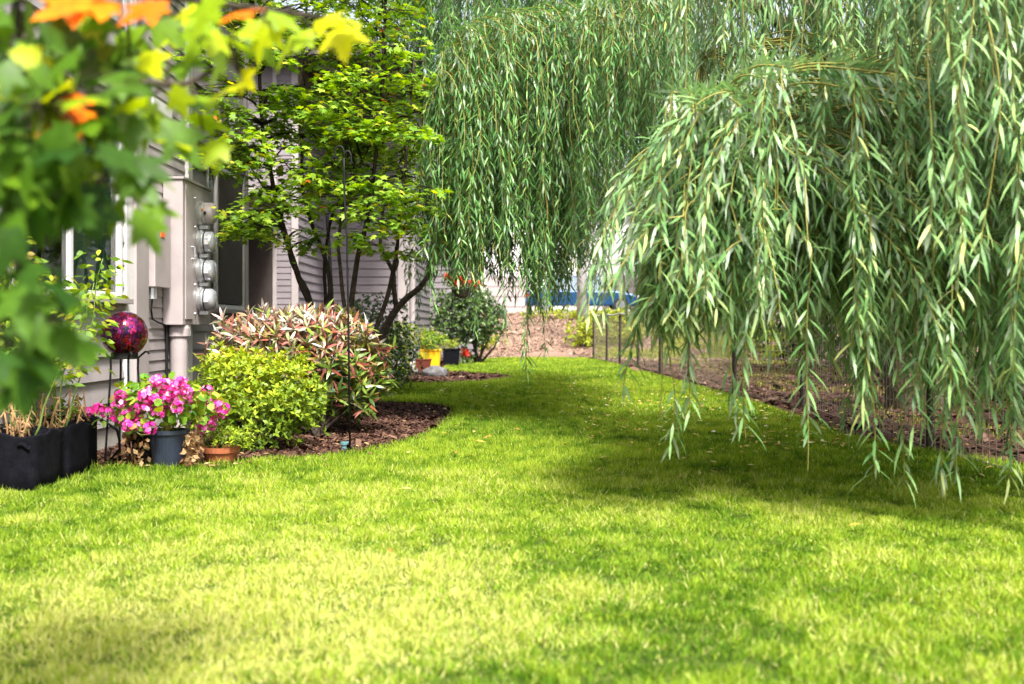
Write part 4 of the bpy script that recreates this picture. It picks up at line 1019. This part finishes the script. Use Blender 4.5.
# ---------------------------------------------------------------- near maple, out of focus
MP = thing('maple_tree', 'near maple with green, yellow and orange leaves hanging in at the upper left', 'tree', (-2.0, .9, 0))
tb = MB(); limb(tb, [(-2.0, .9, -.05), (-1.98, .95, .6), (-2.0, 1.1, 1.4), (-1.95, 1.2, 2.4)], .09, .06, 10, .02); tb.build('trunk', M['bark'], MP, smooth=True)
groups = [ # px, py, sx, sy, n, d0, d1, tone lo, hi
 (20, 40, 40, 45, 26, 1.9, 2.5, 0, .5), (70, 60, 40, 40, 22, 1.9, 2.5, 0, .5), (130, 60, 30, 35, 14, 2.0, 2.5, .2, .6), (30, 130, 40, 40, 26, 1.8, 2.4, 0, .45),
 (100, 130, 35, 30, 22, 1.9, 2.4, .05, .6), (115, 165, 20, 20, 8, 2.0, 2.4, .3, .65), (45, 100, 40, 50, 12, 1.9, 2.1, .4, .7), (140, 105, 22, 30, 9, 2.1, 2.4, .5, .75), (30, 190, 40, 25, 22, 1.8, 2.3, 0, .4), (100, 185, 25, 18, 9, 1.9, 2.3, .05, .5), (20, 290, 26, 40, 17, 1.7, 2.1, 0, .35), (20, 355, 22, 20, 10, 1.7, 2.0, 0, .3), (70, 330, 14, 18, 3, 1.9, 2.1, .2, .4),
 (130, 205, 8, 10, 3, 2.1, 2.2, .4, .55), (140, 25, 50, 20, 12, 2.1, 2.5, .35, .8), (210, 20, 35, 15, 9, 2.2, 2.6, .5, .8), (295, 18, 34, 9, 9, 2.3, 2.6, .6, .8), (255, 30, 20, 14, 4, 2.3, 2.6, .5, .78), (180, 110, 22, 16, 7, 2.2, 2.5, .4, .8), (240, 75, 10, 8, 3, 2.3, 2.4, .72, .84), (205, 140, 12, 8, 3, 2.3, 2.4, .6, .8), (345, 22, 7, 5, 2, 2.35, 2.4, .74, .84),
 (170, 60, 20, 20, 5, 2.2, 2.5, .4, .7), (-60, 150, 40, 120, 40, 1.7, 2.3, 0, .4), (-20, -60, 60, 40, 20, 2.0, 2.6, .1, .7), (120, -40, 90, 20, 14, 2.0, 2.6, .3, .8)]
P, D, N, Rn = [], [], [], []
rr = random.Random(12)
cents = []
for (px, py, sx_, sy_, n, d0, d1, lo, hi) in groups:
    cents.append(at(px, py, (d0+d1)/2))
    for i in range(int(n*(1.1 if px < 60 else .78))):
        P.append(at(rr.gauss(px, sx_*.75), rr.gauss(py, sy_*.75), rr.uniform(d0, d1)))
        D.append((rr.uniform(-.6, .9), rr.uniform(-.8, .3), rr.uniform(-1, -.05)))
        N.append((rr.uniform(-.6, .6), rr.uniform(-1.1, .2), rr.uniform(.2, 1))); Rn.append(rr.uniform(lo, hi))
for (px, py) in [(95, 2), (122, 4), (88, 118), (72, 122), (95, 112), (55, 92), (70, 140), (232, 14), (168, 1), (60, 140)]:
    P.append(at(px, py, 2.05)); D.append((rr.uniform(-.8, .8), -.5, rr.uniform(-.5, -.1))); N.append((rr.uniform(-.3, .3), -.8, .8)); Rn.append(rr.uniform(.9, 1))
P = np.array(P); n = len(P)
s = .105*RNG.uniform(.7, 1.25, n)
me = leafmesh('crown', P, np.array(D), np.array(N), s, s, MAPLE, np.array(Rn)); cro = link('crown', me, M['maple'], MP)
br = MB()
main = limb(br, [(-1.97, 1.1, 1.5), (-1.6, 1.6, 1.55), at(-40, 150, 2.1), at(60, 118, 2.2), at(130, 85, 2.3), at(190, 82, 2.35), at(228, 55, 2.4)], .02, .003, 7, .006)
m2 = limb(br, [(-1.97, 1.15, 1.9), (-1.5, 1.8, 1.85), at(-20, -20, 2.3), at(120, -10, 2.35), at(260, 10, 2.4), at(350, 20, 2.4)], .018, .003, 7, .006)
m3 = limb(br, [(-1.97, 1.05, 1.3), (-1.5, 1.5, 1.3), at(-40, 230, 1.9), at(20, 280, 1.9), at(40, 350, 1.9)], .014, .003, 7, .006)
al = main+m2+m3
for c in cents:
    e = min(al, key=lambda s_: (s_-c).length)
    if (e-c).length > .03: br.tube([e, e.lerp(c, .5)+Vector((0, 0, .02)), c], [.004, .003, .002], 5)
for p in P[::1]:
    p = Vector(p); e = min(al+cents, key=lambda s_: (s_-p).length); br.tube([e, e.lerp(p, .6)+Vector((0, 0, .01)), p], [.0022, .0016, .0012], 4, False)
br.build('twigs', M['bark'], MP, smooth=True)

# ---------------------------------------------------------------- fence on the right
FP = [(3.2, 5.2), (3.15, 8.3), (3.35, 12.7), (3.02, 14.95), (3.03, 18.8), (2.9, 21.5), (2.8, 24.4), (2.58, 26.3), (2.44, 28.3), (2.3, 31.0)]
FN = thing('wire_fence', 'low rusty wire mesh fence with dark posts right of the lawn', 'fence', (3.2, 5.2, 0))
for i, (x, y) in enumerate(FP):
    q = MB(); z = 1.25+.04*math.sin(i*2.3); q.tube([(x, y, -.05), (x+.01*math.sin(i), y, z)], .032 if i > 1 else .028, 8); q.build('post', M['post'], FN)
for (a, b) in zip(FP[:-1], FP[1:]):
    q = MB(); A = Vector((*a, 0)); Bv = Vector((*b, 0)); L = (Bv-A).length; n = int(L/.1)
    for k in range(1, n):
        p = A.lerp(Bv, k/n); q.tube([p+Vector((0, 0, .02)), p+Vector((0, 0, 1.15))], .0035, 4, False)
    for k in range(12):
        z = .03+k*.1
        q.tube([A.lerp(Bv, t)+Vector((0, 0, z+.008*math.sin(9*t+k))) for t in (0, .25, .5, .75, 1)], .0035, 4, False)
    q.build('wire_mesh', M['wire'], FN)
    if a[1] > 20:
        q = MB(); q.tube([A+Vector((0, 0, 1.22)), A.lerp(Bv, .5)+Vector((0, 0, 1.19)), Bv+Vector((0, 0, 1.22))], .022, 7); q.build('rail', M['pole'], FN)

# ---------------------------------------------------------------- far bed: rock, pots, bin
rx, ry = G(435, 377)
q = MB(); q.lathe((0, 0, 0), [(max(.001, math.sin(math.pi*i/12)), -math.cos(math.pi*i/12)) for i in range(13)], 18)
q.v = [(rx+v_[0]*.25*(1+.25*noise.noise(Vector(v_)*1.7)), ry+.1+v_[1]*.17*(1+.3*noise.noise(Vector(v_)*2.1)), max(-.02, .06+v_[2]*.13*(1+.35*noise.noise(Vector(v_)*1.9+Vector((4, 0, 0)))))) for v_ in q.v]
setp(q.build('rock', M['rock'], None, smooth=True), 'grey rounded rock lying on the mulch by the far corner of the house', 'rock')
def tub(name, label, cat, px0, px1, ytop, ybot, mat, sq=True, taper=.86, soil=True):
    x0, y = G(px0, ybot); x1, _ = G(px1, ybot); cx = (x0+x1)/2; w_ = (x1-x0)/2; h = (ybot-ytop)/F*y
    t_ = thing(name, label, cat, (cx, y+w_*.7, 0))
    mb = MB(); b = 0; cy = y+w_*.7
    for (s_, z_) in [(taper, 0), (1, .88), (1.08, .89), (1.08, 1), (.97, 1), (.93, .85)]:
        for (sx_, sy_) in ((-1, -1), (1, -1), (1, 1), (-1, 1)): mb.v.append((cx+sx_*w_*s_*.93, cy+sy_*w_*s_*.65, z_*h))
    for i in range(5):
        for k in range(4): mb.f.append((i*4+k, i*4+(k+1) % 4, (i+1)*4+(k+1) % 4, (i+1)*4+k))
    mb.f.append((3, 2, 1, 0))
    mb.build('tub', mat, t_, bevel=.008)
    q = MB(); q.quad(*[(cx+sx_*w_*.88, cy+sy_*w_*.62, h*.86) for (sx_, sy_) in ((-1, -1), (1, -1), (1, 1), (-1, 1))]); q.build('soil', M['soil'], t_)
    return cx, cy, h
a = tub('storage_tub', 'bright yellow plastic tub between the downspout and the black planter', 'tub', 418, 441, 349, 368.5, M['yellow'])
b = tub('planter_box', 'black square planter box right of the yellow tub', 'planter', 442, 460, 348.5, 366.5, M['fabric'])
c_ = tub('planter_trough', 'reddish brown clay trough in front of the yellow tub', 'planter', 414, 431, 359, 372.5, M['darkclay'], taper=.8)
def fern(base, r, h, n, label, mat='azalea'):
    bush('fern', label, 'plant', base, [((base[0], base[1], base[2]+h*.6), (r, r*.8, h*.5))], n, r*.45, r*.06, M[mat], LANCE, whorl=6, wtilt=.75, stems=8, stemr=.004, stemmat='stem', drop=.25)
fern((a[0], a[1], a[2]*.86), .32, .42, 900, 'feathery green fern in the yellow tub', 'tomato')
fern((b[0], b[1], b[2]*.86), .2, .25, 300, 'sparse pale plant in the black planter box', 'weed')
fern((c_[0], c_[1], c_[2]*.86), .15, .15, 200, 'small thin plant in the clay trough', 'geran')
def redflowers(name, label, centres, base):
    t_ = thing(name, label, 'flowers', base)
    flower_heads(t_, centres, M['redpetal'], .08, 12, .06)
    P = np.array([Vector(centres[random.randrange(len(centres))])+Vector((random.gauss(0, .1), random.gauss(0, .1), -.1+random.gauss(0, .07))) for i in range(120)])
    link('foliage', leafmesh('foliage', P, rand_dirs(120, -.1), rand_dirs(120, .8), .09, .05, OVAL, RNG.random(120)), M['dshrub'], t_)
    return t_
t_ = redflowers('red_flowers', 'red flowers beside the downspout behind the yellow tub', [at(417, 345, 24.5), at(420, 346, 24.6), at(414, 347, 24.5)], (at(417, 345, 24.5).x, 24.5, .0))
q = MB(); p_ = at(417, 345, 24.5); q.tube([(p_.x, p_.y, 0), (p_.x, p_.y, p_.z)], .008, 5); q.build('stem', M['stem'], t_)
t_ = redflowers('red_flowers', 'red flowers at the foot of the round dark bush', [at(465, 352, 26), at(467, 355, 26)], (at(465, 355, 26).x, 26, 0))
q = MB(); p_ = at(466, 353, 26); q.tube([(p_.x, p_.y, 0), (p_.x, p_.y, p_.z)], .008, 5); q.build('stem', M['stem'], t_)
t_ = redflowers('hanging_basket', 'basket of red flowers hanging on a tall hook above the round bush', [at(448, 277, 25), at(456, 283, 25), at(462, 281, 25), at(472, 284, 25), at(478, 285, 25)], (at(462, 0, 25).x, 25, 0))
t_['category'] = 'hanging basket'
q = MB(); bcx = at(462, 292, 25); q.lathe(tuple(bcx), [(0, -.16), (.16, -.1), (.24, .04), (.25, .06), (.22, .05), (0, .03)], 18); q.build('basket', M['bark'], t_)
q = MB(); px_ = at(452, 0, 25.3); q.tube([(px_.x, 25.3, 0), (px_.x, 25.3, 2.5), (px_.x+.08, 25.2, 2.62), (px_.x+.2, 25.05, 2.6), (bcx.x, 25, 2.45)], .012, 6); q.build('hook', M['black'], t_)
q = MB()
for k in range(3):
    a_ = k*2.1; q.tube([(bcx.x, 25, 2.45), (bcx.x+math.cos(a_)*.24, 25+math.sin(a_)*.24, bcx.z+.05)], .004, 4)
q.build('chain', M['black'], t_)

# ---------------------------------------------------------------- bank: weeds, pole, shrubs, cars, far building
bush('bank_shrub', 'yellow-green shrub at the foot of the bank left of the fence end', 'shrub', (2.1, 33.5, hz(2, 33.5)), [((2.2, 33.5, .65), (.6, .5, .45)), ((3.3, 33.8, .8), (.9, .6, .6))], 2000, .14, .06, M['weed'], OVAL, whorl=5, stems=8)
bush('bank_shrub', 'low yellow-green weeds at the top of the bank below the blue car', 'shrub', (2.0, 39.2, hz(2, 39)), [((1.6, 39.4, 1.3), (1.3, .6, .25)), ((2.6, 38.6, 1.1), (.9, .6, .3))], 1500, .14, .05, M['weed'], OVAL, whorl=5, stems=4)
bush('bank_shrub', 'small bright shrub on the left of the bank beside the round bush', 'shrub', (-1.2, 33, hz(0, 33)), [((-1.2, 33, .4), (.8, .5, .35))], 900, .14, .05, M['weed'], OVAL, whorl=5, stems=4)
pl = thing('utility_pole', 'pale weathered utility pole on the bank in front of the blue car', 'pole', (at(582, 0, 34).x, 34, .4))
q = MB(); x_ = at(582, 0, 34).x; q.tube([(x_, 34, hz(0, 34)-.1), (x_, 34, 4), (x_+.02, 34, 8)], [.17, .155, .13], 14); q.build('shaft', M['pole'], pl, smooth=True)
q = MB(); q.box(x_-.9, x_+.9, 33.8, 33.92, 7.3, 7.42); q.build('crossarm', M['post'], pl)
def car(label, x, y, z, mat, L=4.5, Hh=1.45):
    t_ = thing('parked_car', label, 'car', (x, y, z))
    w_ = 1.75
    lo_ = [(-L/2, .45), (-L/2+.05, .3), (L/2-.05, .3), (L/2, .5), (L/2-.05, .72), (L/2-.9, .88), (L/2-1.0, .9), (-L/2+.75, .93), (-L/2+.1, .88)]
    def prism(mb, pts, y0, y1, inset=0):
        n = len(pts); b = len(mb.v)
        mb.v += [(x+p[0], y+y0, z+p[1]) for p in pts]+[(x+p[0], y+y1, z+p[1]) for p in pts]
        mb.f.append(tuple(range(b, b+n))); mb.f.append(tuple(reversed(range(b+n, b+2*n))))
        for i in range(n): mb.f.append((b+i, b+n+i, b+n+(i+1) % n, b+(i+1) % n))
    q = MB(); prism(q, lo_, -w_/2, w_/2); q.build('body', mat, t_, bevel=.06)
    q = MB(); b = 0
    g0 = [(-L/2+.55, .9), (L/2-1.15, .88), (L/2-1.75, Hh), (-L/2+1.1, Hh)]
    bs = [(-w_/2+.06, w_/2-.06), (-w_/2+.06, w_/2-.06), (-w_/2+.22, w_/2-.22), (-w_/2+.22, w_/2-.22)]
    q.v = [(x+p[0], y+s[0], z+p[1]) for p, s in zip(g0, bs)]+[(x+p[0], y+s[1], z+p[1]) for p, s in zip(g0, bs)]
    q.f = [(0, 1, 2, 3), (7, 6, 5, 4), (0, 4, 5, 1), (1, 5, 6, 2), (2, 6, 7, 3), (3, 7, 4, 0)]
    q.build('cabin', M['glassdark'], t_, bevel=.03)
    q = MB(); q.box(x-L/2+1.05, x+L/2-1.7, y-w_/2+.2, y+w_/2-.2, z+Hh-.03, z+Hh+.02); q.build('roof', mat, t_, bevel=.02)
    for xx in (-L/2+.98, -.1, L/2-1.45):
        q = MB(); q.box(x+xx-.035, x+xx+.035, y-w_/2+.03, y-w_/2+.12, z+.88, z+1.2); q.build('pillar', mat, t_, bevel=.01)
    for xx in (-L/2+.85, L/2-.85):
        for yy in (-w_/2-.01, w_/2-.19):
            q = MB(); q.lathe((x+xx, y+yy, z+.32), [(0, 0), (.2, 0), (.31, .0), (.32, .03), (.32, .17), (.31, .2), (0, .2)], 24, 'y'); wh = q.build('wheel', M['rubber'], t_)
            q = MB(); q.lathe((x+xx, y+yy-.012 if yy < 0 else y+yy+.2, z+.32), [(0, 0), (.19, 0), (.2, .012)], 18, 'y'); q.build('rim', M['rim'], wh)
    q = MB(); q.box(x+L/2-.22, x+L/2-.02, y-w_/2-.005, y-w_/2+.25, z+.6, z+.72); q.build('headlight', M['white'], t_, bevel=.02)
    q = MB(); q.box(x-L/2+.02, x-L/2+.16, y-w_/2-.005, y-w_/2+.25, z+.66, z+.82); q.build('tail_light', M['lightred'], t_, bevel=.02)
M['glassdark'] = pmat('car_glass', (.10, .14, .17, 1), .08, .6, noise_amt=.02, coat=1)
car('blue car parked at the top of the bank behind the utility pole', at(560, 0, 45).x+.9, 45, 1.42, M['carblue'], 4.7, 1.5)
fb = thing('far_building', 'white building beyond the road behind the parked car', 'building', (0, 62, 1.4))
q = MB(); siding(q, (-14, 62), (10, 62), (0, -1), 1.4, 7.5, .2, .02); q.box(-14, 10, 62.005, 72, 1.3, 7.5); q.build('wall', M['white'], fb)
q = MB(); q.v = [(-14.6, 61.4, 7.5), (10.6, 61.4, 7.5), (10.6, 72.6, 7.5), (-14.6, 72.6, 7.5), (-14.6, 67, 10), (10.6, 67, 10)]
q.f = [(0, 1, 5, 4), (2, 3, 4, 5), (1, 2, 5), (3, 0, 4), (3, 2, 1, 0)]; q.build('roof', M['roof'], fb)
for xx in (-1.4, 5.2):
    gd = MB(); gd.box(xx, xx+2.6, 61.93, 61.97, 1.42, 3.7); g_ = gd.build('garage_door', M['trim'], fb)
    for k in range(1, 4):
        q = MB(); q.box(xx+.02, xx+2.58, 61.91, 61.925, 1.42+k*.57-.015, 1.42+k*.57+.015); q.build('panel_groove', M['siding2'], g_)

def weeds(name, label, n, x0, x1, y0, y1, hgt, wid, fn=None):
    x = RNG.uniform(x0, x1, n); y = RNG.uniform(y0, y1, n)
    k = fbm(x, y, .8, 2.2)+.5*fbm(x, y, 3.1, 6.2) > -.12
    if fn is not None: k &= fn(x, y)
    x, y = x[k], y[k]; n = len(x); th = RNG.uniform(0, 6.28, n)
    D = np.stack([np.cos(th)*.5, np.sin(th)*.5, np.ones(n)], 1); N = np.stack([np.sin(th*3), np.cos(th*3), np.zeros(n)], 1)
    P = np.stack([x, y, hza(y)], 1)
    return setp(link(name, leafmesh(name, P, D, N, hgt*RNG.uniform(.4, 1.3, n), wid, ([(0, .5, 0), (0, -.5, 0), (1, 0, .3)], [(0, 1, 2)]), RNG.random(n)), M['weed']), label, 'grass', kind='stuff')
weeds('rough_grass', 'thin olive rough grass growing behind the wire fence', 26000, 3.7, 7.5, 6, 31, .06, .010, lambda x, y: x > 3.75)
weeds('rough_grass', 'yellow-green weeds on the bank beyond the end of the fence', 60000, 2.3, 9, 31, 41.2, .16, .03, lambda x, y: x > 2.2+.25*(36-y)*0+.3*np.sin(y))
# trees beyond the fence
def blobtree(label, x, y, h, r, n, mat, L=.16, name='broadleaf_tree', trunk=True, low=.25, group='trees beyond the fence', z0=0):
    t_ = thing(name, label, 'tree' if trunk else 'hedge', (x, y, z0), group)
    if trunk:
        q = MB(); limb(q, [(x, y, z0-.1), (x+.1, y, z0+h*.3), (x-.1, y+.1, z0+h*.65), (x, y, z0+h*.9)], .06*h**.6, .03, 9, .05); q.build('trunk', M['bark'], t_, smooth=True)
    rr = random.Random(int(x*10+y*7)); P, D, N, Rn = [], [], [], []
    nb = 38
    for i in range(nb):
        u = rand_dirs(1, .1)[0]; c = np.array([x+u[0]*r*.72, y+u[1]*r*.72, z0+h*(low+(1-low)/2)+u[2]*h*(1-low)/2*.8]); br_ = r*rr.uniform(.22, .42)
        k = n//nb; v = rand_dirs(k, .2)*br_*(RNG.random((k, 1))**.45); v[:, 2] *= .75
        T = c+v; T = T[T[:, 2] > z0+.05]; P.append(T)
    P = np.concatenate(P); n_ = len(P)
    link('crown', leafmesh('crown', P, rand_dirs(n_, -.1), rand_dirs(n_, 1), L*RNG.uniform(.6, 1.2, n_), L*.55, OVAL, RNG.random(n_)), mat, t_)
k = 0
hl = ['dark evergreen shrub behind the fence, directly behind the willow trunk', 'dark evergreen shrub behind the fence, just left of the willow trunk', 'dark evergreen shrub in the middle of the row behind the fence', 'dark evergreen shrub farthest along the row behind the fence', '']
for i, (x, y, h, r) in enumerate([(7.3, 13.0, 3.2, 1.9), (6.9, 17.0, 3.4, 1.9), (6.7, 20.5, 3.4, 1.9), (6.5, 24.5, 3.0, 1.8), (10.5, 19, 4.2, 2.5), (6.4, 9.6, 2.9, 1.6)]):
    blobtree(hl[i] if i < 4 else 'dark evergreen shrub closest to the camera behind the fence' if i == 5 else 'tall dark evergreen shrub at the back of the row behind the fence', x, y, h, r, 7000, M['hedge'], .12, 'evergreen_shrub', False, .02, 'dark evergreen shrubs behind the fence')
for i, (x, y, h, r) in enumerate([(9.5, 27, 9, 3.6), (14, 24, 10, 4), (6.8, 36, 8, 3.0), (13, 38, 10, 4), (18, 30, 11, 4)]):
    blobtree(['tall leafy tree behind the fence right of the gap', 'tall tree far right beyond the hedge', 'tree on the bank right of the blue car', 'large tree behind the bank tree', 'farthest right tree beyond the hedge'][i], x, y, h, r, 9000, M['tree'], .2)
for i, (x, y, h, r) in enumerate([(-6.5, 52, 9, 3.6), (-1.5, 76, 12, 4.5), (9.5, 58, 9, 3.5)]):
    blobtree(['green tree across the road at the left', 'green tree across the road in the middle', 'green tree across the road at the right'][i], x, y, h, r, 8000, M['tree'], .3, low=.42, group='trees across the road', z0=1.4)

# ---------------------------------------------------------------- light, sky, camera
sc = bpy.context.scene
w_ = bpy.data.worlds.new('World'); sc.world = w_; w_.use_nodes = True
nt = w_.node_tree; bg = nt.nodes['Background']
sky = nt.nodes.new('ShaderNodeTexSky'); sky.sky_type = 'NISHITA'; sky.sun_disc = False
SD = Vector((.22, -.64, 1.0)).normalized()     # towards the sun
el = math.asin(SD.z); az_ = math.atan2(SD.x, SD.y)
sky.sun_elevation = el; sky.sun_rotation = az_; sky.air_density = 1.0; sky.dust_density = 5.0; sky.ozone_density = 1.0
hsn = nt.nodes.new('ShaderNodeHueSaturation'); hsn.inputs['Saturation'].default_value = .45; hsn.inputs['Value'].default_value = 1.15   # hazy white sky
nt.links.new(sky.outputs[0], hsn.inputs['Color']); nt.links.new(hsn.outputs[0], bg.inputs['Color']); bg.inputs['Strength'].default_value = .125
sl = bpy.data.lights.new('sun', 'SUN'); sl.energy = 4.0; sl.angle = R(10.0); sl.color = (1, .96, .88)
so = bpy.data.objects.new('sun', sl); C.objects.link(so); so.rotation_euler = SD.to_track_quat('Z', 'Y').to_euler(); so.location = (6, -8, 14)
cd = bpy.data.cameras.new('camera'); cam = bpy.data.objects.new('camera', cd); C.objects.link(cam)
cam.location = (0, 0, H); cam.rotation_euler = (R(90), 0, 0)
cd.sensor_width = 36; cd.lens = F*36/1024; cd.shift_y = -(342-HY)/1024
cd.clip_end = 2000; cd.clip_start = .05
cd.dof.use_dof = True; cd.dof.focus_distance = 8.6; cd.dof.aperture_fstop = 2.2
sc.camera = cam
sc.view_settings.view_transform = 'Standard'; sc.view_settings.look = 'None'; sc.view_settings.exposure = 1.4; sc.view_settings.gamma = 1
sc.cycles.max_bounces = 6; sc.cycles.transparent_max_bounces = 8
print('willow leaves', LSTAT['n'])
